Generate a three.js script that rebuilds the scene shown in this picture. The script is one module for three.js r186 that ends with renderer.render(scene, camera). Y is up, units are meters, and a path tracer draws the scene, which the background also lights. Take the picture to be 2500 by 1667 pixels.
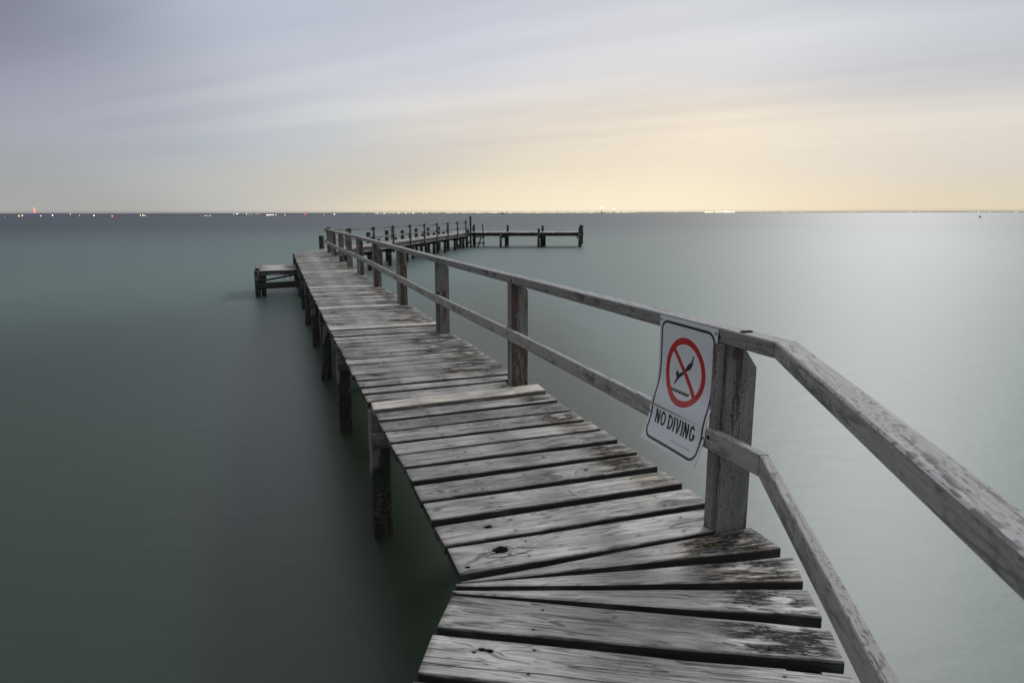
import * as THREE from 'three';
import { mergeGeometries, toCreasedNormals } from 'three/addons/utils/BufferGeometryUtils.js';

// ------------------------------------------------------------------ camera, sky, moon, exposure
const scene = new THREE.Scene();
const W = 1024, H = 682, R = (d) => d * Math.PI / 180;
const camera = new THREE.PerspectiveCamera(53.13, W / H, 0.05, 60000);
camera.position.set(0, 1.5, 0);
camera.rotation.set(R(-10.69), 0, R(-0.1), 'YXZ');
camera.focus = 4.8; camera.userData.fStop = 6.3;
const renderer = new THREE.WebGLRenderer({ antialias: true });
renderer.setSize(W, H);
renderer.toneMapping = THREE.LinearToneMapping;
renderer.toneMappingExposure = 1.0;
renderer.shadowMap.enabled = true;
scene.add(camera);

// the moon behind thin cloud, high on the right: soft light, soft shadows
const MOON_AZ = 29, MOON_EL = 33;
const moon = new THREE.DirectionalLight(new THREE.Color(1.0, 0.99, 0.98), 1.08);
moon.position.set(Math.sin(R(MOON_AZ)) * Math.cos(R(MOON_EL)), Math.sin(R(MOON_EL)), -Math.cos(R(MOON_AZ)) * Math.cos(R(MOON_EL))).multiplyScalar(60);
moon.castShadow = true; moon.shadow.radius = 20; moon.shadow.mapSize.set(2048, 2048);
Object.assign(moon.shadow.camera, { left: -40, right: 40, top: 40, bottom: -40, near: 1, far: 160 });
scene.add(moon); scene.add(moon.target);

// ------------------------------------------------------------------ noise
let seedv = 12345;
const rnd = () => { seedv = (Math.imul(seedv, 1664525) + 1013904223) >>> 0; return seedv / 4294967296; };
const rr = (a, b) => a + (b - a) * rnd();
const LAT = new Float32Array(65536); for (let i = 0; i < 65536; i++) LAT[i] = rnd();
function n2(x, y) {
  const xi = Math.floor(x), yi = Math.floor(y); let fx = x - xi, fy = y - yi;
  fx = fx * fx * (3 - 2 * fx); fy = fy * fy * (3 - 2 * fy);
  const x0 = xi & 255, x1 = (xi + 1) & 255, y0 = (yi & 255) << 8, y1 = ((yi + 1) & 255) << 8;
  const a = LAT[y0 + x0], b = LAT[y0 + x1], c = LAT[y1 + x0], d = LAT[y1 + x1];
  return a + (b - a) * fx + (c - a + (a - b - c + d) * fx) * fy;
}
function fbm(x, y, o = 4) { let s = 0, a = 0.5, t = 0; for (let i = 0; i < o; i++) { s += a * n2(x, y); t += a; x = x * 2.03 + 17.3; y = y * 2.03 + 9.1; a *= 0.5; } return s / t; }
const sst = (a, b, x) => { const t = Math.min(1, Math.max(0, (x - a) / (b - a))); return t * t * (3 - 2 * t); };
const lin = (c) => { c /= 255; return c <= 0.04045 ? c / 12.92 : Math.pow((c + 0.055) / 1.055, 2.4); };
const clamp = (x, a = 0, b = 1) => Math.min(b, Math.max(a, x));

// ------------------------------------------------------------------ the sky: streaked thin cloud, town glow along the horizon
const SKYPTS = [[-31.6, 13, 142, 147, 163], [-24.3, 13.8, 181, 188, 204], [-31.2, 7.2, 168, 172, 184], [-17.2, 13.9, 191, 197, 213], [-27, 8.6, 176, 180, 192], [18.5, 6, 248, 234, 214], [24, 6, 242, 230, 212], [19, 0.7, 250, 235, 206], [8.3, 1.7, 250, 236, 208], [2.5, 1.8, 244, 230, 203], [-34.5, 12.8, 112, 114, 130], [-35, 8.4, 140, 143, 160], [-35, 12, 108, 110, 125], [-28.1, 11.6, 165, 170, 188], [-33.1, 9.6, 150, 154, 178], [-28.7, 5.4, 172, 178, 188], [-36, 3.2, 160, 165, 168], [-34, 1.1, 168, 168, 166], [-20, 13.4, 186, 192, 208], [-11.1, 12.8, 197, 200, 213], [-3.2, 14.2, 203, 206, 220], [0, 15.6, 206, 207, 218], [-20.3, 9, 195, 199, 205], [-11.2, 9.9, 206, 208, 214], [-17.6, 5.9, 190, 196, 203], [-23.6, 2.4, 186, 187, 186], [-14.7, 2.2, 205, 199, 186], [-4.9, 7, 218, 212, 205], [-8.3, 3.9, 208, 203, 196], [8, 14.1, 214, 216, 222], [8.1, 10.3, 214, 213, 215], [8.2, 7.6, 228, 218, 208], [14.6, 6.2, 250, 233, 212], [8.2, 6, 236, 224, 205], [8.3, 3.8, 236, 224, 206], [1.7, 3.2, 230, 219, 199], [3.4, 0.6, 255, 240, 212], [13.3, 0.6, 255, 244, 216], [13.2, 2.5, 250, 235, 206], [-5, 1, 236, 221, 193], [20.2, 12.3, 216, 218, 222], [25.5, 13.3, 202, 205, 214], [32.8, 12.7, 178, 182, 198], [30.7, 10.5, 210, 213, 216], [33.3, 7.9, 208, 207, 208], [25.9, 8.3, 216, 213, 213], [28.7, 5.9, 238, 228, 212], [34.7, 5.5, 228, 222, 212], [31.4, 3.8, 222, 212, 204], [23.6, 3.8, 228, 218, 206], [23.7, 2, 240, 226, 204], [23.8, 0.5, 240, 222, 190], [30.5, 0.8, 226, 212, 190], [35.9, 0.7, 222, 212, 184], [35.6, 3.1, 214, 206, 200],
  // and on round the rest of the sky
  [-55, 4, 150, 152, 154], [-55, 14, 118, 122, 136], [-90, 5, 138, 140, 146], [-90, 20, 122, 127, 140], [-140, 5, 132, 134, 140], [180, 5, 134, 136, 142], [140, 5, 142, 143, 147], [90, 5, 180, 178, 174], [60, 3, 206, 198, 182], [60, 14, 192, 194, 204], [90, 20, 172, 176, 188], [180, 25, 140, 144, 156], [-30, 24, 150, 156, 174], [0, 26, 184, 188, 202], [30, 24, 196, 199, 210], [60, 30, 180, 184, 196], [-60, 35, 142, 146, 156], [0, 42, 174, 176, 184], [30, 48, 191, 192, 197], [120, 40, 162, 163, 168], [-120, 40, 142, 144, 151], [180, 55, 152, 154, 159], [0, 75, 166, 167, 171], [0, 90, 164, 165, 169]];
function makeSky() {
  const w = 1536, h = 768, d = new Float32Array(w * h * 4);
  const P = SKYPTS.map(([az, el, r, g, b]) => [az, el, lin(r), lin(g), lin(b)]);
  const D = [Math.sin(R(-56)), -Math.cos(R(-56))], N = [-D[1], D[0]];
  for (let y = 0; y < h; y++) {
    const el = ((y + 0.5) / h - 0.5) * 180;
    for (let x = 0; x < w; x++) {
      const o = (y * w + x) * 4;
      if (el < -0.2) { d[o] = d[o + 1] = d[o + 2] = 0.12; d[o + 3] = 1; continue; }
      const phi = ((x + 0.5) / w - 0.5) * 2 * Math.PI, dx = Math.cos(phi), dz = Math.sin(phi), az = Math.atan2(dx, -dz) * 180 / Math.PI;
      const e = Math.max(el, 0), ca = Math.cos(R(e));
      let r = 0, g = 0, b = 0, s = 0;
      for (const q of P) {
        let da = Math.abs(az - q[0]); if (da > 180) da = 360 - da; da *= Math.cos(R((e + q[1]) / 2));
        const sa = 5 + 0.55 * Math.max(0, q[1] - 12) + Math.max(0, Math.abs(q[0]) - 36) * 0.22, se = 0.9 + 0.115 * q[1];
        const de = e - q[1], k = da * da / (sa * sa) + de * de / (se * se), wt = Math.exp(-0.5 * Math.min(k, 60)) + 0.004 / (1 + k * k) + 1e-9;
        r += q[2] * wt; g += q[3] * wt; b += q[4] * wt; s += wt;
      }
      r /= s; g /= s; b /= s;
      const sy = Math.max(Math.sin(R(e)), 0.02), px = dx * ca / sy, pz = dz * ca / sy;
      const along = px * D[0] + pz * D[1], across = px * N[0] + pz * N[1];
      const c1 = fbm(along * 0.10 + 3.1, across * 0.42 + 40, 3), c2 = fbm(along * 0.16 + 33, across * 1.25 + 7.6, 4), c3 = fbm(along * 0.35 + 70, across * 3.4 + 3, 3);
      const fade = sst(1.5, 10, e) * (1 - 0.6 * sst(30, 80, e));
      const cl = ((c1 - 0.5) * 0.28 + (c2 - 0.5) * 0.25 + (c3 - 0.5) * 0.1) * fade;
      r *= 1 + cl * 1.08; g *= 1 + cl; b *= (1 + cl * 0.78) * 0.985;
      d[o] = r; d[o + 1] = g; d[o + 2] = b; d[o + 3] = 1;
    }
  }
  const t = new THREE.DataTexture(d, w, h, THREE.RGBAFormat, THREE.FloatType);
  t.mapping = THREE.EquirectangularReflectionMapping; t.magFilter = THREE.LinearFilter; t.minFilter = THREE.LinearFilter; t.needsUpdate = true;
  return t;
}
const sky = makeSky();
scene.background = sky; scene.environment = sky;

// ------------------------------------------------------------------ bookkeeping
const used = new Map();
const numbered = (n) => { const k = used.get(n) || 0; used.set(n, k + 1); return k ? n + '_' + String(k).padStart(3, '0') : n; };
function thing(name, label, category, pos, turn = 0, group) {
  const o = new THREE.Group(); o.name = numbered(name); o.position.set(...pos); o.rotation.y = turn;
  o.userData = { label, category }; if (group) o.userData.group = group; scene.add(o); return o;
}
function part(name, geo, mat, parent) { const m = new THREE.Mesh(geo, mat); m.name = name; m.castShadow = m.receiveShadow = true; parent.add(m); return m; }
function sub(name, parent) { const g = new THREE.Group(); g.name = name; parent.add(g); return g; }
function struct(name, geo, mat, label, category) { const m = part(numbered(name), geo, mat, scene); m.userData = { kind: 'structure' }; if (label) Object.assign(m.userData, { label, category }); return m; }

// ------------------------------------------------------------------ textures
function tex(data, w, h, srgb) {
  const t = new THREE.DataTexture(data, w, h, THREE.RGBAFormat, THREE.UnsignedByteType);
  if (srgb) t.colorSpace = THREE.SRGBColorSpace;
  t.wrapS = t.wrapT = THREE.RepeatWrapping; t.magFilter = THREE.LinearFilter; t.minFilter = THREE.LinearMipmapLinearFilter; t.needsUpdate = true; return t;
}
const toS = (v) => { v = clamp(v); return Math.round(255 * (v <= 0.0031308 ? v * 12.92 : 1.055 * Math.pow(v, 1 / 2.4) - 0.055)); };
function bake(w, h, fn) { // fn(u, v, out) with out = [r, g, b linear, height, roughness]
  const c = new Uint8Array(w * h * 4), bm = new Uint8Array(w * h * 4), o = [0, 0, 0, 0, 0, 1];
  for (let y = 0; y < h; y++) for (let x = 0; x < w; x++) {
    fn((x + 0.5) / w, (y + 0.5) / h, o); const i = (y * w + x) * 4;
    c[i] = toS(o[0]); c[i + 1] = toS(o[1]); c[i + 2] = toS(o[2]); c[i + 3] = 255;
    bm[i] = Math.round(255 * clamp(o[3])); bm[i + 1] = Math.round(255 * clamp(o[4])); bm[i + 2] = 0; bm[i + 3] = Math.round(255 * clamp(o[5])); // alpha: how much it shines
  }
  const color = tex(c, w, h, true), height = tex(bm, w, h, false), rough = height.clone(); rough.needsUpdate = true;
  return { color, height, rough };
}
// deck planks: 32 boards in one sheet, each 1.45 m by 0.2 m
const PL = 1.45, PW = 0.2, COLS = 2, ROWS = 16;
const SPEC = [];
for (let i = 0; i < 32; i++) {
  const s = { seed: i * 13.7 + 5, tone: rr(0.3, 0.46), knots: [], cath: null, mould: rr(0.7, 1.2), mStart: rr(0.82, 1.06), left: rr(0.1, 1.1), crack: rnd() < 0.6 ? 1 : 0.35, brown: rnd() < 0.35 ? rr(0.3, 0.9) : 0 };
  if (rnd() < 0.5) s.knots.push([rr(0.2, 1.2), rr(0.04, 0.16), rr(0.006, 0.014)]);
  if (rnd() < 0.3) s.knots.push([rr(0.2, 1.2), rr(0.04, 0.16), rr(0.005, 0.01)]);
  if (rnd() < 0.4) s.cath = [rr(0.2, 1.2), rr(0.04, 0.16)];
  SPEC.push(s);
}
// cells 0..8 belong to particular boards near the camera
Object.assign(SPEC[0], { knots: [[0.235, 0.075, 0.034], [0.265, 0.115, 0.006], [0.05, 0.16, 0.009]], arc: [0.262, 0.085, 0.045], mould: 0.15, left: 0.15, tone: 0.45, crack: 0.5, cath: null });
Object.assign(SPEC[1], { knots: [[0.245, 0.085, 0.02]], mould: 0.7, mStart: 1.02, left: 0.2, tone: 0.44, cath: [0.6, 0.02] });
Object.assign(SPEC[2], { knots: [], cath: [1.12, 0.13], mould: 0.75, mStart: 1.08, tone: 0.45, left: 0.2 });
Object.assign(SPEC[3], { knots: [], cath: [1.22, 0.1], mould: 1.25, mStart: 0.86, tone: 0.42, left: 0 });
Object.assign(SPEC[4], { knots: [], cath: null, mould: 1.2, mStart: 0.9, tone: 0.44, left: 0 });
Object.assign(SPEC[5], { knots: [], cath: null, mould: 1.25, mStart: 0.95, tone: 0.45, left: 0 });
Object.assign(SPEC[6], { knots: [], cath: null, mould: 1.1, mStart: 0.9, tone: 0.42, left: 0.5, crack: 1 });
Object.assign(SPEC[7], { knots: [[0.19, 0.058, 0.011], [0.215, 0.061, 0.012], [0.165, 0.075, 0.006]], split: 0.15, cath: null, mould: 0.6, mStart: 1.2, tone: 0.45, left: 0.15, crack: 1 });
Object.assign(SPEC[8], { knots: [], cath: null, mould: 0.05, left: 0, tone: 0.56, crack: 0.1, pale: 1, brown: 0 });
Object.assign(SPEC[9], { knots: [], cath: null, mould: 0.2, left: 0.1, tone: 0.55, crack: 0.2, pale: 0.7, brown: 0 });
for (const k of [10, 11, 12, 13]) Object.assign(SPEC[k], { brown: 0.9, mould: 1.1, mStart: rr(0.98, 1.1), left: 0.15 });
for (let k = 14; k < 32; k++) if (k % 3 === 0) Object.assign(SPEC[k], { left: 1.3, mould: 1.3, mStart: 0.72 });
const plankTex = bake(2048, 2048, (U, V, o) => {
  const col = Math.min(1, Math.floor(U * COLS)), row = Math.min(15, Math.floor(V * ROWS)), S = SPEC[row * COLS + col], sd = S.seed;
  const x = (U * COLS - col) * PL, y = (V * ROWS - row) * PW;
  let w = y + 0.012 * (n2(x * 1.4 + sd, y * 9 + sd) - 0.5) + 0.05 * (n2(x * 0.6 + sd * 3, 2.5) - 0.5), kd = 0, hole = 0;
  for (const [kx, ky, kr] of S.knots) {
    const dx = x - kx, dy = y - ky, e = Math.exp(-(dx * dx) / (kr * kr * 22) - (dy * dy) / (kr * kr * 9));
    w += (dy > 0 ? 1 : -1) * kr * 1.5 * e;
    const q = Math.sqrt(dx * dx / 2.6 + dy * dy) / kr + 0.34 * (n2(x * 90, y * 120) - 0.5);
    hole = Math.max(hole, 1 - sst(0.6, 0.95, q)); kd = Math.max(kd, (1 - sst(0.9, 2.2, q)) * (0.55 + 0.45 * Math.sin(q * 14)));
  }
  let rings = 0;
  if (S.cath) { const dx = (x - S.cath[0]) / 7.5, dy = y - S.cath[1] + 0.006 * (n2(x * 8 + sd, 1) - 0.5), q = Math.sqrt(dx * dx + dy * dy); const m = 1 - sst(0.02, 0.07, q); rings = m * Math.pow(0.5 + 0.5 * Math.sin(q * 900 + 3 * n2(x * 6, y * 30)), 2); w = w * (1 - m) + q * m; }
  const g1 = n2(w * 150 + sd * 7, x * 6 + sd), g2 = n2(w * 380 + sd, x * 18), g3 = n2(w * 55 + sd * 2, x * 2.2), g4 = n2(w * 560 + 9, x * 60 + sd), iso = n2(x * 330 + sd, y * 330);
  const gr = 0.34 * g1 + 0.28 * g2 + 0.22 * g3 + 0.16 * g4;
  const bl = fbm(x * 3.1 + sd, y * 11 + sd * 2, 3);
  const gc = sst(0.3, 0.7, gr), st1 = (1 - sst(0.02, 0.1, Math.abs(n2(w * 62 + sd * 8, x * 3.2 + sd) - 0.5))) * sst(0.44, 0.6, n2(x * 6.5 + sd * 2, w * 24 + 8)), st2 = (1 - sst(0.03, 0.13, Math.abs(n2(w * 130 + sd * 3, x * 7) - 0.5))) * sst(0.42, 0.6, n2(x * 10 + sd, w * 42)), ln = 1 - sst(0.0, 0.16, Math.abs(n2(w * 300 + sd * 4, x * 9) - 0.5)), lm = sst(0.38, 0.66, n2(x * 3.4 + sd * 6, w * 24));
  let t = 1.5 * S.tone * (0.66 + 0.4 * gc + 0.6 * (bl - 0.5) + 0.16 * (iso - 0.5)) * (1 - (0.28 * ln * lm + 0.55 * Math.max(st1, 0.8 * st2)) * (S.pale ? 0.3 : 1));
  t *= 1 - 0.34 * sst(0.6, 0.78, g1) * sst(0.35, 0.7, n2(x * 4.6 + sd, y * 22)) * (S.pale ? 0.3 : 1);
  t *= 1 - 0.5 * rings;
  // checks and splits that follow the grain, most of them at the ends
  const endz = 0.5 + 0.5 * Math.max(1 - sst(0, 0.3, x), sst(1.1, 1.45, x));
  const r1 = Math.abs(n2(w * 46 + sd * 5, x * 0.8 + sd) - 0.5), cm = sst(0.5, 0.62, n2(x * 2.1 + sd * 9, w * 30 + 4));
  let crack = (1 - sst(0.006, 0.02, r1)) * cm * S.crack * endz;
  if (S.split) { const yy = S.split - 0.006 * x + 0.006 * (n2(x * 7, 3) - 0.5); crack = Math.max(crack, (1 - sst(0.0012, 0.0032, Math.abs(y - yy))) * (1 - sst(0.75, 1.0, x))); }
  if (S.arc) { const dx = x - S.arc[0], yy = S.arc[1] + S.arc[2] * (1 - Math.pow(dx / 0.16, 2) * 0.8); if (Math.abs(dx) < 0.115) crack = Math.max(crack, 1 - sst(0.002, 0.0048, Math.abs(y - yy))); }
  // dark mould, densest a hand's width in from the rail side
  const mz = sst(S.mStart, S.mStart + 0.22, x) * (1 - 0.55 * sst(1.33, 1.45, x)), mid = 1 - 0.75 * Math.pow(Math.abs(y / PW - 0.5) * 2, 2.2);
  const mf = fbm(x * 8 + sd * 3, w * 34 + sd, 3), sk = 0.5 * n2(x * 85 + sd, w * 400) + 0.5 * n2(x * 30 + sd, w * 210 + 3);
  let m = S.mould * mz * Math.min(1, 1.5 * mid) * (0.5 * sst(0.26, 0.58, mf) + 0.55 * sst(0.38, 0.62, sk + 0.5 * (mf - 0.5)) * sst(0.2, 0.5, mf));
  const lf = fbm(x * 5 + sd, w * 44, 3), ml = S.left * (1 - sst(0.02, 0.5, x)) * (0.45 * sst(0.4, 0.66, lf) + 0.65 * sst(0.42, 0.6, 0.5 * n2(x * 30, w * 210 + sd) + 0.5 * n2(x * 9, w * 90 + sd) + 0.5 * (lf - 0.5)) * sst(0.3, 0.6, lf));
  m = clamp(Math.max(m, ml));
  let r = t * 1.02, g = t * 0.985, b = t * 0.925;
  if (S.pale) { r *= 1 + 0.03 * S.pale; g *= 1 + 0.0 * S.pale; b *= 1 - 0.07 * S.pale; }
  const br = S.brown * mz * sst(0.35, 0.7, fbm(x * 6 + 40, w * 30 + sd, 3));
  r *= 1 - 0.22 * br; g *= 1 - 0.36 * br; b *= 1 - 0.6 * br;
  const sp = 1 - 0.9 * m; r *= sp; g *= sp; b *= sp;
  // nail heads, two in a row over each bearer, and faint rust
  let nail = 0;
  for (const nx of [0.36, 1.19]) for (const ny of [0.042, 0.158]) { const dx = x - nx - 0.012 * Math.sin(sd + ny * 40), dy = y - ny - 0.008 * Math.sin(sd * 3 + nx * 9), q = Math.hypot(dx, dy); nail = Math.max(nail, 1 - sst(0.0046, 0.0085, q)); const ru = 0.32 * (1 - sst(0.004, 0.022, Math.hypot(dx * 0.6, dy))); r *= 1 - 0.5 * ru; g *= 1 - 0.7 * ru; b *= 1 - 0.8 * ru; }
  const dk = (1 - 0.8 * crack) * (1 - 0.78 * nail) * (1 - 0.97 * hole) * (1 - 0.4 * kd);
  const ed = Math.min(y, PW - y) + 0.004 * (n2(x * 40, sd) - 0.5) + 0.006 * (n2(x * 7, sd + 9) - 0.5), edgeShade = (1 - 0.62 * (1 - sst(0.001, 0.007, ed))) * (1 - 0.22 * (1 - sst(0.004, 0.02, ed)) * (S.pale ? 0.3 : 1)) * (1 - 0.4 * (1 - sst(0.002, 0.03, x + 0.02 * (n2(w * 130, sd) - 0.5))));  // gap shade painted along the board edges; left end darker too
  r *= dk * edgeShade; g *= dk * edgeShade; b *= dk * edgeShade;
  o[0] = r; o[1] = g; o[2] = b;
  o[3] = 0.62 + 0.5 * (gr - 0.5) + 0.12 * (bl - 0.5) - 0.1 * ln * lm - 0.24 * Math.max(st1, st2) - 0.42 * crack - 0.55 * hole - 0.2 * nail - 0.12 * rings;
  o[4] = 0.42 + 0.22 * gr + 0.3 * m; o[5] = (1 - 0.75 * m) * (1 - hole) * (1 - 0.9 * crack) * (1 - 0.6 * Math.max(st1, st2)) * (1 - 0.8 * nail);
});
// sawn faces: board edges, bearers, braces - mouldy, with the shade of gaps and underside painted in
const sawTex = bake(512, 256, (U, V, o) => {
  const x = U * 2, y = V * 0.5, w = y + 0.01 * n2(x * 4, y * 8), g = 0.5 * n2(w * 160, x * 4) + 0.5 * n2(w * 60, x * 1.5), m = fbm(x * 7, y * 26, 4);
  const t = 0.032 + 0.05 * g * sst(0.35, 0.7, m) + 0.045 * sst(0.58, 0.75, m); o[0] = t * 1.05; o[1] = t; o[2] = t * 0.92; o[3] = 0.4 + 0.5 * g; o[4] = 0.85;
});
// rail flanks: old grey paint speckled with black lichen
const flankTex = bake(1024, 512, (U, V, o) => {
  const x = U * 2, y = V * 0.5, w = y + 0.008 * n2(x * 5, y * 20), g = 0.4 * n2(w * 170, x * 11) + 0.3 * n2(w * 400, x * 34) + 0.2 * n2(w * 70, x * 3) + 0.1 * n2(x * 240, y * 240);
  const big = fbm(x * 2.6 + 4, y * 9, 3), m = 0.5 * fbm(x * 16 + 9, w * 52, 3) + 0.3 * n2(x * 44, w * 150) + 0.2 * n2(x * 110, w * 200), sp = sst(0.44, 0.72, m + 0.55 * (big - 0.5));
  const ln = (1 - sst(0.02, 0.1, Math.abs(n2(w * 75 + 8, x * 2.4) - 0.5))) * sst(0.42, 0.6, n2(x * 4.5, w * 26));
  let t = 0.31 * (0.66 + 0.58 * g) * (1 - 0.4 * sp) * (1 - 0.3 * sst(0.5, 0.72, big)) * (1 - 0.4 * ln); const ck = (1 - sst(0.008, 0.03, Math.abs(n2(w * 60 + 3, x * 1.2) - 0.5))) * sst(0.5, 0.65, n2(x * 3, y * 20)); t *= 1 - 0.5 * ck;
  const wm = 0.5 * fbm(x * 3, y * 9 + 30, 2); o[0] = t * (1.03 + 0.05 * wm); o[1] = t; o[2] = t * (0.96 - 0.05 * wm); o[3] = 0.55 + 0.4 * (g - 0.5) - 0.25 * sp - 0.3 * ck; o[4] = 0.78;
});
// rail tops: bleached, pitted
const topTex = bake(1024, 512, (U, V, o) => {
  const x = U * 2, y = V * 0.5, w = y + 0.008 * n2(x * 4, y * 12), g = 0.35 * n2(w * 150, x * 8) + 0.3 * n2(w * 380, x * 26) + 0.2 * n2(w * 60, x * 2) + 0.15 * n2(x * 200, y * 200), big = fbm(x * 2.8, y * 12, 3);
  const pit = sst(0.64, 0.8, n2(x * 24 + 3, w * 90)) * sst(0.4, 0.62, big) + 0.7 * sst(0.7, 0.84, n2(x * 62, w * 190)) * sst(0.4, 0.6, fbm(x * 5 + 7, y * 16, 2)), ln = (1 - sst(0.02, 0.1, Math.abs(n2(w * 70 + 8, x * 2.2) - 0.5))) * sst(0.44, 0.6, n2(x * 4, w * 24)); let t = 0.55 * (0.64 + 0.5 * g + 0.3 * (big - 0.5)) * (1 - 0.6 * clamp(pit)) * (1 - 0.5 * ln);
  o[0] = t * 1.0; o[1] = t * 0.975; o[2] = t * 0.96; o[3] = 0.6 + 0.3 * (g - 0.5) - 0.45 * clamp(pit); o[4] = 0.72;
});
// rail posts: grey paint worn through to brown wood in upright streaks
const postTex = bake(512, 1024, (U, V, o) => {
  const x = U * 0.35, y = V * 1.1, w = x + 0.006 * n2(y * 6, x * 20), g = 0.45 * n2(w * 190, y * 12) + 0.3 * n2(w * 450, y * 40) + 0.15 * n2(w * 70, y * 3) + 0.1 * n2(x * 220, y * 220);
  const st = 0.7 * n2(w * 15 + 2, y * 0.7) + 0.3 * fbm(w * 100, y * 16, 3), paint = sst(0.36, 0.5, st + 0.1 * (n2(x * 110, y * 110) - 0.5)), big = fbm(x * 9, y * 4, 3);
  const br = 0.055 + 0.07 * g, gy = 0.3 * (0.62 + 0.6 * g) * (0.7 + 0.6 * big), ck = (1 - sst(0.006, 0.025, Math.abs(n2(w * 40, y * 0.7) - 0.5))) * sst(0.48, 0.6, n2(y * 2, x * 30));
  const k = (1 - 0.6 * ck) * (1 - 0.3 * sst(0.62, 0.78, n2(x * 190, y * 120)));
  o[0] = (br * 1.35 * (1 - paint) + gy * 1.04 * paint) * k; o[1] = (br * 0.95 * (1 - paint) + gy * 0.975 * paint) * k; o[2] = (br * 0.74 * (1 - paint) + gy * 0.91 * paint) * k; o[3] = 0.45 + 0.25 * paint + 0.3 * (g - 0.5) - 0.3 * ck; o[4] = 0.82;
});
// piles: V is height, 0 at the sea bed side, water near 0.55; weed below, flaking grey above
const pileTex = bake(512, 1024, (U, V, o) => {
  const x = U * 0.66, y = V * 2.6, w = x + 0.012 * n2(y * 4, x * 14), g = 0.5 * n2(w * 120, y * 3) + 0.3 * n2(w * 320, y * 9) + 0.2 * n2(w * 40, y);
  const hi = sst(1.98, 2.12, y + 0.3 * (fbm(x * 9, y * 5, 3) - 0.5)), fl = sst(0.46, 0.6, fbm(x * 13 + 5, y * 4.5, 4));
  const grey = 0.055 + hi * fl * 0.2 * (0.5 + 0.9 * g), weed = 0.02 + 0.055 * g * sst(0.42, 0.62, fbm(x * 22, y * 8, 3)) + 0.006 * (1 - sst(1.5, 1.75, y));
  const gn = sst(0.5, 0.62, fbm(x * 8 + 30, y * 3, 3)), sh = 0.07 * sst(0.62, 0.74, n2(x * 75, y * 75)) * sst(1.55, 1.7, y) * (1 - sst(1.85, 2.05, y)) * sst(0.4, 0.6, fbm(x * 7, y * 5 + 9, 2)); const t = hi;
  o[0] = weed * (1 - t) * (0.95 - 0.1 * gn) + grey * t * 1.06; o[1] = weed * (1 - t) * (0.95 + 0.1 * gn) + grey * t * 0.96; o[2] = weed * (1 - t) * 0.72 + grey * t * 0.86; o[0] += sh; o[1] += sh * 0.96; o[2] += sh * 0.85; o[3] = 0.4 + 0.4 * g + 0.3 * hi * fl + 2 * sh; o[4] = 0.55 + 0.3 * hi;
});
const wood = (t, bump, k = [1, 1, 1], extra = {}) => new THREE.MeshStandardMaterial({ map: t.color, bumpMap: t.height, bumpScale: bump, roughness: 1, roughnessMap: t.rough, color: new THREE.Color().setRGB(...k), ...extra });
const shine = (k, b = 0.006) => new THREE.MeshPhysicalMaterial({ map: plankTex.color, bumpMap: plankTex.height, bumpScale: b, roughness: 1, roughnessMap: plankTex.rough, specularIntensity: 1, specularIntensityMap: plankTex.height, color: new THREE.Color().setRGB(...k) });
const M = {
  plank: [shine([1.04, 1.04, 1.04]), shine([0.92, 0.92, 0.92]), shine([1.12, 1.11, 1.09]), shine([1.75, 1.68, 1.64], 0.003), shine([1.28, 1.27, 1.25])],  // palest tint paints grazing sky sheen into the distant decks
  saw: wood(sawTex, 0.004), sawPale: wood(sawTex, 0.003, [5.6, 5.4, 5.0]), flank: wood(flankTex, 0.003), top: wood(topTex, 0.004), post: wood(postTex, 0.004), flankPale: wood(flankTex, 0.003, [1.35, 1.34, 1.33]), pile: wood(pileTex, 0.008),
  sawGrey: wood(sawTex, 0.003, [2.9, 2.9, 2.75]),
};

// ------------------------------------------------------------------ shapes
function mesher() {
  const P = [], UV = [], G = [[], [], []]; // triangles of up to three materials
  return {
    quad(a, b, c, d, ua, ub, uc, ud, m = 0) { G[m].push([a, b, c, ua, ub, uc], [a, c, d, ua, uc, ud]); },
    tri(a, b, c, ua, ub, uc, m = 0) { G[m].push([a, b, c, ua, ub, uc]); },
    done() {
      const g = new THREE.BufferGeometry(); let n = 0;
      G.forEach((ts, m) => { if (!ts.length) return; g.addGroup(n * 3, ts.length * 3, m); for (const t of ts) { P.push(...t[0], ...t[1], ...t[2]); UV.push(...t[3], ...t[4], ...t[5]); } n += ts.length; });
      g.setAttribute('position', new THREE.Float32BufferAttribute(P, 3)); g.setAttribute('uv', new THREE.Float32BufferAttribute(UV, 2)); g.computeVertexNormals(); return g;
    },
  };
}
const lerp = (a, b, t) => a + (b - a) * t;
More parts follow.
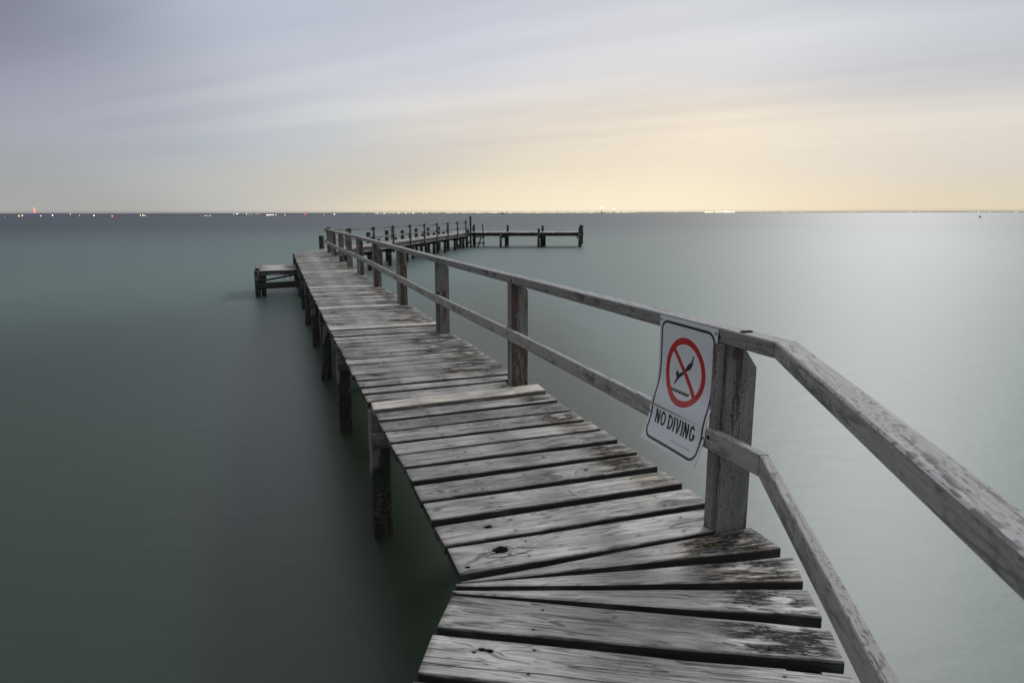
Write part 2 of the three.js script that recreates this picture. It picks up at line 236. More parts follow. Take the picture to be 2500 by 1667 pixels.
// a deck board from its four top corners [x, z] (far left, near left, far right, near right); top face wears the sheet's cell, edges the sawn face
function board(FL, NL, FR, NR, y, th, cell, n = 6, rough = 1, flip = false) {
  const m = mesher(), col = cell % COLS, row = Math.floor(cell / COLS) % ROWS, len = Math.hypot(FR[0] - FL[0], FR[1] - FL[1]), so = rnd() * 9;
  const tl = rr(-0.0025, 0.0025) * rough, tr = rr(-0.0025, 0.0025) * rough, tilt = rr(-0.0025, 0.0025) * rough, cup = rr(0, 0.0018) * rough, s1 = rnd() * 90, s2 = rnd() * 90;
  const rings = [];
  for (let i = 0; i <= n; i++) {
    const t = i / n, e1 = (n2(s1 + t * 7, 1) - 0.5) * 0.007 * rough, e2 = (n2(s2 + t * 7, 5) - 0.5) * 0.007 * rough;
    let F = [lerp(FL[0], FR[0], t), lerp(FL[1], FR[1], t)], N = [lerp(NL[0], NR[0], t), lerp(NL[1], NR[1], t)];
    const wd = Math.hypot(N[0] - F[0], N[1] - F[1]), ux = (N[0] - F[0]) / Math.max(wd, 1e-5), uz = (N[1] - F[1]) / Math.max(wd, 1e-5), c = Math.min(0.006, wd * 0.25), k = Math.min(1, wd / 0.1);
    F = [F[0] + ux * e1 * k, F[1] + uz * e1 * k]; N = [N[0] + ux * e2 * k, N[1] + uz * e2 * k];
    if (i === 0 || i === n) { const j = (i ? 1 : -1) * rr(-0.004, 0.004) * rough, dx = (FR[0] - FL[0]) / len, dz = (FR[1] - FL[1]) / len; F = [F[0] + dx * j, F[1] + dz * j]; }
    const yy = y + lerp(tl, tr, t), q = (p, s, d) => [p[0] + ux * s, yy + d, p[1] + uz * s];
    rings.push({ p: [q(F, 0, -th), q(F, 0, -c * 0.8 + tilt), q(F, c, tilt), q([(F[0] + N[0]) / 2, (F[1] + N[1]) / 2], 0, -cup), q(N, -c, -tilt), q(N, 0, -c * 0.8 - tilt), q(N, 0, -th)], wd, t });
  }
  const cu = (t) => (col + clamp((flip ? 1 - t : t) * Math.min(len / PL, 1), 0.002, 0.998)) / COLS, cv = (s) => (row + clamp(s, 0.01, 0.99)) / ROWS;
  for (let i = 0; i < n; i++) {
    const a = rings[i], b = rings[i + 1], wa = a.wd, wb = b.wd, V = (w, k) => [0, 0, 0.02, 0.5, 0.98, 1][k] * 1; // across
    for (let k = 1; k < 5; k++) { const va = [0, 0.0, 0.03, 0.5, 0.97, 1.0], sa = Math.min(1, wa / 0.15), sb = Math.min(1, wb / 0.15), v = (s, j) => cv(0.5 + (va[j] - 0.5) * s); m.quad(a.p[k], a.p[k + 1], b.p[k + 1], b.p[k], [cu(a.t), v(sa, k)], [cu(a.t), v(sa, k + 1)], [cu(b.t), v(sb, k + 1)], [cu(b.t), v(sb, k)], 0); }
    const u0 = so + a.t * len / 2, u1 = so + b.t * len / 2;
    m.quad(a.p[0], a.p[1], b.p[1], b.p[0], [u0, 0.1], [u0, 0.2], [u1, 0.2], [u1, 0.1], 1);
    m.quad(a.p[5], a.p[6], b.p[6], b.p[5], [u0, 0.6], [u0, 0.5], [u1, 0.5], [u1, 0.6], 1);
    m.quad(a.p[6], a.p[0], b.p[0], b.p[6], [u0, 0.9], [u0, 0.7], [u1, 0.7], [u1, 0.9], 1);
  }
  for (const [r, s] of [[rings[0], 1], [rings[n], -1]]) for (let k = 1; k < 6; k++) { const A = r.p[0], B = r.p[k], C = r.p[k + 1], uv = [[so, 0.3], [so + 0.01 * k, 0.35], [so + 0.02 * k, 0.3]]; s > 0 ? m.tri(A, C, B, uv[0], uv[2], uv[1], 1) : m.tri(A, B, C, ...uv, 1); }
  return m.done();
}
// a squared timber between two points; section w (sideways) by h (up); skew0/skew1 shear the ends for mitres; groups: 0 flanks and ends, 1 top
function timber(p0, p1, w, h, { n = 1, wob = 0, c = 0.004, skew0 = 0, skew1 = 0, upright = false, side = null, uv0 = rnd() * 5, vOf = null, sag = null } = {}) {
  const m = mesher(), A = new THREE.Vector3(...p0), B = new THREE.Vector3(...p1), d = B.clone().sub(A), len = d.length(); d.normalize();
  let s; if (side) s = new THREE.Vector3(...side).normalize(); else s = new THREE.Vector3().crossVectors(d, new THREE.Vector3(0, 1, 0)).normalize();
  const u = new THREE.Vector3().crossVectors(s, d).normalize(), hw = w / 2, hh = h / 2;
  const prof = [[-hw, -hh + c], [-hw, hh - c], [-hw + c, hh], [hw - c, hh], [hw, hh - c], [hw, -hh + c], [hw - c, -hh], [-hw + c, -hh]], per = [0]; // clockwise seen from the start
  for (let k = 1; k <= 8; k++) per.push(per[k - 1] + Math.hypot(prof[k % 8][0] - prof[k - 1][0], prof[k % 8][1] - prof[k - 1][1]));
  const rings = [], s1 = rnd() * 99;
  for (let i = 0; i <= n; i++) {
    const t = i / n; rings.push(prof.map(([x, y], k) => {
      const ww = wob * (n2(s1 + t * len * 1.3, k * 0.37) - 0.5) * 2, sh = (1 - t) * skew0 * x + t * skew1 * x, l = t * len + (i === 0 ? skew0 * x : i === n ? skew1 * x : 0);
      return A.clone().addScaledVector(d, l).addScaledVector(s, x * (1 + ww / w)).addScaledVector(u, y * (1 + ww / h)).toArray();
    }));
  }
  for (let i = 0; i < n; i++) for (let k = 0; k < 8; k++) {
    const k2 = (k + 1) % 8, a = rings[i], b = rings[i + 1], t0 = i / n * len, t1 = (i + 1) / n * len, g = k === 2 || k === 1 || k === 3 ? 1 : 0;
    const uvf = (l, v, p) => (vOf ? [v / 0.66 + uv0, vOf(p[1])] : upright ? [v / 0.35 + uv0, l / 1.1] : [l / 2 + uv0, v / 0.5]);
    m.quad(a[k], a[k2], b[k2], b[k], uvf(t0, per[k], a[k]), uvf(t0, per[k + 1], a[k2]), uvf(t1, per[k + 1], b[k2]), uvf(t1, per[k], b[k]), g);
  }
  for (const [r, e] of [[rings[0], 0], [rings[n], 1]]) for (let k = 1; k < 7; k++) { const q = (j) => [uv0 + prof[j][0] / 0.5, prof[j][1] / 0.5]; e ? m.tri(r[0], r[k], r[k + 1], q(0), q(k), q(k + 1), 0) : m.tri(r[0], r[k + 1], r[k], q(0), q(k + 1), q(k), 0); }
  return m.done();
}
// orientation check: make all faces look outward
function outward(g) { const p = g.attributes.position, v = new THREE.Vector3(), c = new THREE.Vector3(); let vol = 0; const a = new THREE.Vector3(), b = new THREE.Vector3(); for (let i = 0; i < p.count; i += 3) { a.fromBufferAttribute(p, i); b.fromBufferAttribute(p, i + 1); v.fromBufferAttribute(p, i + 2); vol += a.dot(c.crossVectors(b, v)); } if (vol < 0) { const u = g.attributes.uv; for (let i = 0; i < p.count; i += 3) { for (const [at, n] of [[p, 3], [u, 2]]) for (let k = 0; k < n; k++) { const t = at.array[(i + 1) * n + k]; at.array[(i + 1) * n + k] = at.array[(i + 2) * n + k]; at.array[(i + 2) * n + k] = t; } } g.computeVertexNormals(); } return g; }
const two = (a, b) => [a, b];
function tim(name, parent, p0, p1, w, h, mats, opt) { return part(name, outward(timber(p0, p1, w, h, opt)), mats, parent); }
const WATER = -1.1;
const pv = (oy) => (y) => (y + oy + 2.6) / 2.6;
function pile(parent, x, z, top, s = 0.15, opt = {}) { return tim('pile', parent, [x, -2.55, z], [x + (opt.lean || 0), top, z], s, s, two(M.pile, M.pile), { n: 4, wob: 0.006, c: 0.012, side: [1, 0, 0], vOf: pv(0), uv0: rnd(), ...opt }); }
// a rail post: an upright plank whose outer top corner is cut off
function railPost(parent, x, z, y0, y1, w, th, cut) {
  const s = new THREE.Shape(); s.moveTo(0, 0); s.lineTo(w, 0); s.lineTo(w, y1 - y0 - cut * 1.15); s.lineTo(w - cut * 0.85, y1 - y0); s.lineTo(0, y1 - y0); s.closePath();
  const g = new THREE.ExtrudeGeometry(s, { depth: th - 0.008, bevelEnabled: true, bevelThickness: 0.004, bevelSize: 0.004, bevelOffset: -0.004, bevelSegments: 1 });
  const uv = g.attributes.uv, p = g.attributes.position, nr = g.attributes.normal, u0 = rnd(), v0 = rnd();
  for (let i = 0; i < uv.count; i++) { const ax = Math.abs(nr.getX(i)), ay = Math.abs(nr.getY(i)); ay > 0.7 ? uv.setXY(i, p.getX(i) / 0.35 + u0, p.getZ(i)) : uv.setXY(i, (ax > 0.7 ? p.getZ(i) + 0.2 : p.getX(i)) / 0.35 + u0, p.getY(i) / 1.1 + v0); }
  g.translate(x, y0, z - th + 0.004);
  return part('post', g, M.post, parent);
}

// ------------------------------------------------------------------ the water
{
  const wn = new Uint8Array(512 * 512 * 4);
  const per = (x, y, f, o) => { // tiling noise
    let s = 0, a = 0.5; for (let k = 0; k < o; k++) { const F = f * 2 ** k, X = x * F, Y = y * F, xi = Math.floor(X), yi = Math.floor(Y); let fx = X - xi, fy = Y - yi; fx = fx * fx * (3 - 2 * fx); fy = fy * fy * (3 - 2 * fy); const L = (i, j) => LAT[((((j % F) + F) % F + k * 31) & 255) * 256 + ((((i % F) + F) % F + k * 57) & 255)]; s += a * (lerp(lerp(L(xi, yi), L(xi + 1, yi), fx), lerp(L(xi, yi + 1), L(xi + 1, yi + 1), fx), fy)); a *= 0.55; } return s; };
  for (let y = 0; y < 512; y++) for (let x = 0; x < 512; x++) { const v = per(x / 512, y / 512, 8, 5), i = (y * 512 + x) * 4; wn[i] = wn[i + 1] = wn[i + 2] = Math.round(255 * clamp(v)); wn[i + 3] = 255; }
  const wt = tex(wn, 512, 512, false); wt.repeat.set(20000 / 3.1, 20000 / 1.9);
  // calmer in the lee on the left of the jetty (map laid out by bearing and by distance in the second uv set)
  const rw = new Uint8Array(128 * 64 * 4); for (let y = 0; y < 64; y++) for (let x = 0; x < 128; x++) { const az = ((x + 0.5) / 128 * 360 + 180) % 360 - 180, d = 0.8 * Math.pow(1.16, (y + 0.5) / 64 * 66), lee = (1 - sst(-12, 12, az)) * sst(-150, -100, az) * (1 - sst(7, 26, d)), i = (y * 128 + x) * 4; rw[i] = rw[i + 1] = rw[i + 2] = Math.round(255 * lerp(0.49, 0.39, lee)); rw[i + 3] = 255; }
  const rt = tex(rw, 128, 64, false); rt.channel = 1;
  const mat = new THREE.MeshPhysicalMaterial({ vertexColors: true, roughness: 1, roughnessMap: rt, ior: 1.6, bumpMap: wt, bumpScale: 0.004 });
  // round sheet, finest at the jetty; body hue with dark near shade, pale mid-distance sheen and dark horizon band painted in
  const radii = [0]; for (let q = 0.8; q < 16000; q *= 1.16) radii.push(q); const SEG = 96, pos = [], col = [], uv = [], uv1 = [], idx = [];
  const mixc = (A, B, t) => A.map((v, i) => lerp(v, B[i], t)), NEAR_SHADE = [0.03, 0.054, 0.027], MID_SHEEN = [0.122, 0.2, 0.178], FAR_DARK = [0.03, 0.054, 0.066];
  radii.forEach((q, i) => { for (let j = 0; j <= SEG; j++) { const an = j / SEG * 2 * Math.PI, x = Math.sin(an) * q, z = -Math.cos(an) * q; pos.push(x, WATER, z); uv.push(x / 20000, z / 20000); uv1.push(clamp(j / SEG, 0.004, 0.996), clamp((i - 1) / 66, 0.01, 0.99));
    const d = Math.hypot(x + 1, z + 3), n = fbm(x * 0.11 + 50, z * 0.11 + 50, 3) - 0.5, left = sst(2, -2, x + 0.34 * z + 0) * 0.6; let c = mixc(NEAR_SHADE, MID_SHEEN, sst(5 + 5 * left, 20 + 10 * left, d * (1 + 0.3 * n) + 12 * sst(0.2, 2.5, x))); c = mixc(c, FAR_DARK, sst(26, 150, d * (1 + 0.4 * n))); col.push(...c); } });
  for (let i = 0; i < radii.length - 1; i++) for (let j = 0; j < SEG; j++) { const a = i * (SEG + 1) + j, b = a + 1, c = a + SEG + 1, e = c + 1; idx.push(a, b, c, b, e, c); }
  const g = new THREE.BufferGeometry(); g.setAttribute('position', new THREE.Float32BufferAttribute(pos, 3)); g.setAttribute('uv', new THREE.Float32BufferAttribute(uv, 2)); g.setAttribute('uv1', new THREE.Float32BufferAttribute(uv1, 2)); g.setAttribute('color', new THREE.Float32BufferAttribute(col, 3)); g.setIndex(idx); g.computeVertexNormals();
  if (g.attributes.normal.getY(500) < 0) { for (let i = 0; i < idx.length; i += 3) { const t = idx[i + 1]; idx[i + 1] = idx[i + 2]; idx[i + 2] = t; } g.setIndex(idx); g.computeVertexNormals(); }
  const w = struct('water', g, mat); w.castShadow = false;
}

// ------------------------------------------------------------------ walkway: near section, bend, main run (own axes: x across to the right, -z along)
const HEAD = R(19), WO = [-0.222, 0, -2.591];
const walk = thing('walkway', 'weathered grey plank walkway with one handrail, running away from the foreground', 'walkway', WO, HEAD);
const toW = (x, z) => { const dx = x - WO[0], dz = z - WO[2]; return [dx * Math.cos(HEAD) - dz * Math.sin(HEAD), dx * Math.sin(HEAD) + dz * Math.cos(HEAD)]; };
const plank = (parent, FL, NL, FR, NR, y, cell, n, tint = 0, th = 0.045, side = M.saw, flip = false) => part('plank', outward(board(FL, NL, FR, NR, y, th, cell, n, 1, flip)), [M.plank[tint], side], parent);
{
  const D0 = [0.474, -0.894].map((v) => v / Math.hypot(0.474, 0.894)); // the near section runs a little to the right
  const along = (p, s) => [p[0] - D0[0] * s, p[1] - D0[1] * s];
  plank(walk, [-0.177, 0.32], [-0.275, 0.515], [1.068, 0.994], [0.968, 1.181], 0.002, 7, 16, 0);
  let l = [-0.275, 0.515], r = [0.968, 1.181];
  for (let i = 0; i < 15; i++) { const w = rr(0.19, 0.225), g = rr(0.02, 0.04); plank(walk, along(l, g), along(l, g + w), along(r, g), along(r, g + w), rr(-0.003, 0.003), 14 + i, 6, i % 3); l = along(l, g + w); r = along(r, g + w); }
  plank(walk, [-0.049, 0.084], [-0.156, 0.279], [1.201, 0.756], [1.106, 0.932], 0.0, 6, 16, 0);
  plank(walk, [-0.037, 0.05], [-0.042, 0.069], [1.322, 0.518], [1.227, 0.697], 0.0, 5, 16, 0);
  plank(walk, [-0.016, 0.013], [-0.019, 0.025], [1.446, 0.285], [1.348, 0.466], 0.001, 4, 16, 2);
  plank(walk, [0.0, -0.004], [0.012, 0.006], [1.463, -0.017], [1.452, 0.205], 0.0, 3, 16, 0);
  const near = [[[0.023, -0.293], [0.019, -0.057], [1.37, -0.262], [1.272, -0.037], 0], [[0.02, -0.535], [0.018, -0.319], [1.453, -0.537], [1.447, -0.332], 1], [[0.019, -0.812], [0.017, -0.592], [1.456, -0.801], [1.454, -0.597], 2], [[0.012, -1.045], [0.014, -0.842], [1.458, -1.079], [1.457, -0.866], 10], [[0.022, -1.326], [0.019, -1.118], [1.465, -1.325], [1.466, -1.133], 11], [[0.012, -1.585], [0.02, -1.359], [1.471, -1.608], [1.462, -1.39], 16], [[0.011, -1.807], [0.011, -1.596], [1.473, -1.84], [1.458, -1.64], 12], [[0.006, -2.062], [0.01, -1.842], [1.458, -2.112], [1.447, -1.891], 13], [[0.006, -2.324], [0.008, -2.1], [1.46, -2.38], [1.45, -2.15], 17], [[0.011, -2.551], [0.009, -2.353], [1.475, -2.65], [1.461, -2.432], 19]];
  near.forEach(([a, b, c, d, cell], i) => plank(walk, a, b, c, d, rr(-0.002, 0.002), cell, 12, [0, 2, 0, 0, 1, 0, 2, 0, 1, 0][i]));
  plank(walk, [0.012, -2.822], [0.004, -2.618], [1.477, -2.93], [1.472, -2.716], 0.013, 8, 12, 2, 0.05, M.sawPale);
  const PALE = { 15: 9, 24: 8, 37: 9, 53: 9, 55: 8, 66: 9, 71: 9 };
  const rail = [3.02, 5.87, 8.77, 11.69, 14.63, 17.2, 19.65, 22.75]; // rail posts stand in notches of the deck's edge
  let a = 2.86, k = 0; const drift = (s) => -0.045 * Math.sin(Math.PI * clamp(s / 24.5));
  while (a < 24.4) {
    const w = rr(0.19, 0.226), g = rr(0.018, 0.04), z0 = -(a + g), z1 = -(a + g + w), skew = 0.012 * (n2(k * 0.4, 3) - 0.5) - 0.06 * Math.exp(-(a - 2.9) / 3);
    const notch = rail.some((q) => -z1 > q - 0.01 && -z0 < q + 0.11) ? 1.272 : 1.455 + rr(-0.008, 0.012), L = 0.008 + drift(a) + rr(-0.006, 0.008), fr = (notch - L) / 1.447;
    let cell = 10 + Math.floor(rnd() * 22), tint = [0, 4, 2, 4][Math.floor(rnd() * 4)], side = M.saw, y = rr(-0.004, 0.004);
    if (PALE[k] !== undefined) { cell = PALE[k]; tint = 2; side = M.sawPale; y = 0.008; }
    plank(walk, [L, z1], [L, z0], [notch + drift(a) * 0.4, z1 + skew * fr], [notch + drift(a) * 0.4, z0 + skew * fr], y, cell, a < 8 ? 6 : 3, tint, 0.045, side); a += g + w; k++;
  }
  // the deck fans round to the right at the far bend
  const L0 = [0.0, -a - 0.02], R0 = [1.455, -a - 0.03], L1 = toW(-8.2, -28.03), R1 = toW(-6.86, -27.83), nf = 11;
  for (let i = 0; i < nf; i++) { const q = (A, B, t) => [lerp(A[0], B[0], t), lerp(A[1], B[1], t)], bow = (t) => { const p = q(L0, L1, t); const w = 4 * t * (1 - t); return [p[0] - 0.1 * w, p[1] - 0.25 * w]; }, t0 = i / nf + 0.006, t1 = (i + 1) / nf - 0.006; plank(walk, bow(t1), bow(t0), q(R0, R1, t1), q(R0, R1, t0), rr(-0.003, 0.003), 10 + (i * 5) % 22, 3, i % 3); }
  // bearers along and across, piles
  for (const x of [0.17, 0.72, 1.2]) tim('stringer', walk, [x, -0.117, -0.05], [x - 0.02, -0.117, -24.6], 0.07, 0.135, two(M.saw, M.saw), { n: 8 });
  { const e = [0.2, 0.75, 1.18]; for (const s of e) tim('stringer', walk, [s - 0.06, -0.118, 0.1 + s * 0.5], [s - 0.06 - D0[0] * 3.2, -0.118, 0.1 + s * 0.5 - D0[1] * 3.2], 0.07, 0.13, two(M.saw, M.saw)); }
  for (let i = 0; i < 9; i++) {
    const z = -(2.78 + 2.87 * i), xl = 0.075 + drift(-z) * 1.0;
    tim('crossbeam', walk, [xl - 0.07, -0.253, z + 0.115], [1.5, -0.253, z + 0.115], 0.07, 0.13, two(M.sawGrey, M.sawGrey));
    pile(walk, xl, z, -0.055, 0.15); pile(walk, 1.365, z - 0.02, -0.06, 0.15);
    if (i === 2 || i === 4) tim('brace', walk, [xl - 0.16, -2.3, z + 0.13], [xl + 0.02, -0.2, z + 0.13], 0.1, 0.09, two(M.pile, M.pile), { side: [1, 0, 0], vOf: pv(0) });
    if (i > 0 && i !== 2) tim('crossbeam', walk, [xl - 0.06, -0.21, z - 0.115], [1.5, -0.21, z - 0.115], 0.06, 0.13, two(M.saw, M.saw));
  }
  for (const s of [1.55, 2.9]) for (const x of [-0.02, 1.2]) { const p = along([x + 0.05, 0.25], s); pile(walk, p[0], p[1] + x * 0.45, -0.06, 0.15); }
  // handrail
  const hr = sub('handrail', walk);
  const PA = [0.03, 3.024, 5.875, 8.77, 11.69, 14.63, 17.2, 19.65, 22.75, 24.95], TOP = [0.905, 0.897, 0.884, 0.886, 0.882, 0.882, 0.868, 0.848, 0.842, 0.84];
  PA.forEach((q, i) => railPost(hr, 1.278 + drift(q) * 0.6, -q, i === 9 ? -0.3 : -0.02, i === 9 ? 0.96 : TOP[i] + 0.002, i ? 0.158 : 0.172, i ? 0.1 : 0.095, i ? 0.06 : 0.1));
  part('post', tileBlock(1.255, 0.0, -0.075, 0.05, 0.905, 0.055), M.post, hr);
  // top rail in lengths that meet over posts
  const at = [[-0.29, 0.908], [0.3, 0.906], [3.05, 0.899], [6.0, 0.884], [8.82, 0.888], [11.74, 0.884], [14.68, 0.884], [17.25, 0.87], [19.7, 0.85], [22.8, 0.845], [25.6, 0.828]];
  for (let i = 0; i < at.length - 1; i++) {
    if (i === 0) continue;
    const [q0, y0] = i === 1 ? at[0] : at[i], [q1, y1] = at[i + 1], x0 = 1.323 + drift(q0) * 0.6, x1 = 1.323 + drift(q1) * 0.6, hgt = 0.073 - i * 0.0012;
    tim('top_rail', hr, [x0, y0 + hgt / 2, -q0 - 0.0008], [x1, y1 + hgt / 2, -q1 + 0.0008], 0.09, hgt, two(M.flank, M.top), { n: 10, wob: 0.0035, c: 0.006, skew0: i === 1 ? -0.25 : 0 });
  }
  const mt = [[-0.29, 0.452], [0.9, 0.457], [3.05, 0.463], [5.92, 0.447], [8.82, 0.456], [11.74, 0.474], [14.68, 0.461], [17.25, 0.44], [19.7, 0.402], [22.8, 0.396], [25.4, 0.388]];
  for (let i = 0; i < mt.length - 1; i++) {
    if (i === 0) continue;
    const [q0, y0] = i === 1 ? mt[0] : mt[i], [q1, y1] = mt[i + 1], x0 = 1.254 + drift(q0) * 0.6, x1 = 1.254 + drift(q1) * 0.6;
    tim('mid_rail', hr, [x0, y0, -q0 - 0.0008], [x1, y1, -q1 + 0.0008], 0.042, 0.096, two(M.flankPale, M.top), { n: 8, wob: 0.0025, c: 0.004, skew0: i === 1 ? -0.25 : 0 });
  }
  const rust = new THREE.MeshStandardMaterial({ color: new THREE.Color().setRGB(0.05, 0.03, 0.022), roughness: 0.85, metalness: 0.3 }), bolt_or_recess = new THREE.CylinderGeometry(0.009, 0.011, 0.008, 10); bolt_or_recess.rotateZ(Math.PI / 2);
  const hole = new THREE.CylinderGeometry(0.013, 0.015, 0.004, 12); hole.rotateZ(Math.PI / 2);
  for (let i = 0; i < 7; i++) { const q = PA[i] + (i ? -0.03 : 0.04); part('bolt_or_recess', bolt_or_recess.clone().translate(1.2305 + drift(q) * 0.6, mt[i + (i ? 1 : 0)][1] + 0.012, -q), rust, hr); part('bolt_or_recess', bolt_or_recess.clone().translate(1.2755 + drift(q) * 0.6, TOP[i] + 0.03, -q - 0.02), rust, hr); }
  part('bolt_or_recess', hole.clone().translate(1.2315, 0.462, -0.118), rust, hr); { const sl = new THREE.BoxGeometry(0.006, 0.05, 0.016); sl.translate(1.2315, 0.455, -3.1); part('bolt_or_recess', sl, rust, hr); const nt = new THREE.BoxGeometry(0.05, 0.012, 0.022); nt.translate(1.315, 0.9795, 0.05); part('bolt_or_recess', nt, rust, hr); }  // added dark pieces imitating a knot hole, a slot and a notch
  // the lengths that come back past the camera
  const c0 = [1.323, 0.2895], c1 = toW(0.372, 1.9);
  tim('top_rail', hr, [c0[0], 0.9435, c0[1] + 0.002], [c1[0], 0.943, c1[1]], 0.09, 0.074, two(M.flankPale, M.top), { n: 16, wob: 0.003, c: 0.006, skew0: 0.25, side: null });
  const e0 = [1.2545, 0.2895], e1 = toW(0.28, 1.9);
  tim('mid_rail', hr, [e0[0], 0.451, e0[1] + 0.002], [e1[0], 0.445, e1[1]], 0.038, 0.096, two(M.flankPale, M.top), { n: 12, wob: 0.0025, c: 0.004, skew0: 0.25 });
  for (const s of [3.0, 5.4]) { const p = toW(1.165 - 0.155 * s, -2.72 + s); railPost(hr, p[0], p[1], -0.3, 0.905, 0.16, 0.1, 0.04); }
}
function tileBlock(x, y, z, w, h, d) { const g = new THREE.BoxGeometry(w, h, d); const u = g.attributes.uv, p = g.attributes.position; for (let i = 0; i < u.count; i++) u.setXY(i, (p.getX(i) + p.getZ(i)) / 0.35 + 0.3, p.getY(i) / 1.1 + 0.4); g.translate(x + w / 2, y + h / 2, z); return g; }

// ------------------------------------------------------------------ NO DIVING sign on the rail
{
  const c = document.createElement('canvas'); c.width = 768; c.height = 1024; const x = c.getContext('2d'), k = 768 / 0.505, X = (m) => m * k, HH = 0.672, ky = 1024 / HH, Y = (m) => m * ky;
  x.fillStyle = '#f6f8fa'; x.fillRect(0, 0, 768, 1024);
  const rrect = (a, b, w, h, r) => { x.beginPath(); x.moveTo(a + r, b); x.arcTo(a + w, b, a + w, b + h, r); x.arcTo(a + w, b + h, a, b + h, r); x.arcTo(a, b + h, a, b, r); x.arcTo(a, b, a + w, b, r); x.closePath(); };
  x.strokeStyle = '#14120f'; x.lineWidth = X(0.0135); rrect(X(0.024), Y(0.026), X(0.457), Y(0.62), X(0.05)); x.stroke();
  const cx = X(0.25), cy = Y(0.258), rx = X(0.158), ry = Y(0.158);
  // diver
  x.fillStyle = '#0f0f10'; x.save(); x.translate(cx, cy); const q = (a, b) => [X(a), Y(b)];
  const poly = (pts) => { x.beginPath(); pts.forEach((p, i) => (i ? x.lineTo(...q(...p)) : x.moveTo(...q(...p)))); x.closePath(); x.fill(); };
  poly([[0.066, -0.098], [0.073, -0.094], [0.062, -0.05], [0.047, -0.026], [0.022, -0.014], [0.004, 0.0], [-0.022, 0.02], [-0.042, 0.034], [-0.058, 0.052], [-0.083, 0.08], [-0.088, 0.077], [-0.07, 0.044], [-0.068, 0.03], [-0.046, 0.012], [-0.02, 0.0], [0.0, -0.018], [0.012, -0.032], [0.028, -0.05], [0.05, -0.062]]);
  x.beginPath(); x.ellipse(...q(-0.066, 0.018), X(0.013), Y(0.015), 0, 0, 7); x.fill();
  x.strokeStyle = '#0f0f10'; x.lineWidth = Y(0.01); x.beginPath(); for (let i = 0; i <= 80; i++) { const u = -0.115 + 0.175 * i / 80, v = 0.104 + 0.0048 * Math.sin(i * 0.63); i ? x.lineTo(...q(u, v)) : x.moveTo(...q(u, v)); } x.stroke();
  x.restore();
  x.strokeStyle = '#d20b0d'; x.lineWidth = X(0.033); x.beginPath(); x.ellipse(cx, cy, rx, ry, 0, 0, 7); x.stroke();
  x.lineWidth = X(0.026); x.beginPath(); x.moveTo(cx - rx * 0.72, cy - ry * 0.72); x.lineTo(cx + rx * 0.72, cy + ry * 0.72); x.stroke();
  x.fillStyle = '#12100e'; x.textAlign = 'center'; x.textBaseline = 'alphabetic'; { const cap = 0.076, wt = 0.0132, glyph = { N: 0.043, O: 0.048, D: 0.043, I: 0.0132, V: 0.046, G: 0.048, ' ': 0.016 }; let u = 0.068; const base = 0.564, top = base - cap; x.strokeStyle = '#12100e'; x.lineJoin = 'miter'; x.lineCap = 'butt';
    const box = (a, b, c, d) => x.fillRect(X(a), Y(b), X(c - a), Y(d - b)), pg = (...p) => { x.beginPath(); p.forEach(([a, b], i) => (i ? x.lineTo(X(a), Y(b)) : x.moveTo(X(a), Y(b)))); x.closePath(); x.fill(); };
    for (const ch of 'NO DIVING') { const w = glyph[ch];
      if (ch === 'N') { box(u, top, u + wt, base); box(u + w - wt, top, u + w, base); pg([u, top], [u + wt * 1.15, top], [u + w, base], [u + w - wt * 1.15, base]); }
      if (ch === 'I') box(u, top, u + wt, base);
      if (ch === 'V') pg([u, top], [u + wt * 1.1, top], [u + w / 2, base - 0.02], [u + w - wt * 1.1, top], [u + w, top], [u + w / 2 + wt * 0.55, base], [u + w / 2 - wt * 0.55, base]);
      if (ch === 'D') { box(u, top, u + wt, base); x.lineWidth = X(wt * 0.95); x.beginPath(); x.moveTo(X(u + wt / 2), Y(top + wt * 0.48)); x.lineTo(X(u + w * 0.4), Y(top + wt * 0.48)); x.bezierCurveTo(X(u + w * 1.03), Y(top + wt * 0.48), X(u + w * 1.03), Y(base - wt * 0.48), X(u + w * 0.4), Y(base - wt * 0.48)); x.lineTo(X(u + wt / 2), Y(base - wt * 0.48)); x.stroke(); }
      if (ch === 'O' || ch === 'G') { x.lineWidth = X(wt * 0.95); x.beginPath(); x.ellipse(X(u + w / 2), Y((top + base) / 2), X(w / 2 - wt / 2), Y(cap / 2 - wt * 0.45), 0, ch === 'O' ? 0 : 0.25, ch === 'O' ? 7 : 5.55); x.stroke(); if (ch === 'G') { box(u + w * 0.52, (top + base) / 2 + 0.001, u + w, (top + base) / 2 + 0.0125); box(u + w - wt * 0.95, (top + base) / 2 + 0.002, u + w, base - 0.012); } }
      u += w + (ch === ' ' ? 0 : 0.007); } }
  x.fillStyle = '#77787a'; for (const yy of [0.603, 0.609]) for (let u = 0.245; u < 0.425; u += 0.008) x.fillRect(X(u), Y(yy), X(0.0062), Y(0.0022));
  const face = new THREE.CanvasTexture(c); face.colorSpace = THREE.SRGBColorSpace;
  const prof = [[0.97, 1.2705], [0.9, 1.2715], [0.77, 1.273], [0.7, 1.272], [0.64, 1.2665], [0.59, 1.256], [0.55, 1.243], [0.51, 1.2335], [0.48, 1.2285], [0.45, 1.2265], [0.42, 1.219], [0.385, 1.207], [0.345, 1.191], [0.305, 1.176]];
  const m = mesher(), A0 = 0.093, A1 = 0.597, nx = 4; let s = 0; const S = [0]; for (let i = 1; i < prof.length; i++) S.push(s += Math.hypot(prof[i][0] - prof[i - 1][0], prof[i][1] - prof[i - 1][1]));
  const t = 0.0022, pt = (i, j, o) => [prof[i][1] + o + 0.004 * Math.sin(j / nx * Math.PI) * sst(0.5, 0.32, prof[i][0]), prof[i][0], -lerp(A1, A0, j / nx)];
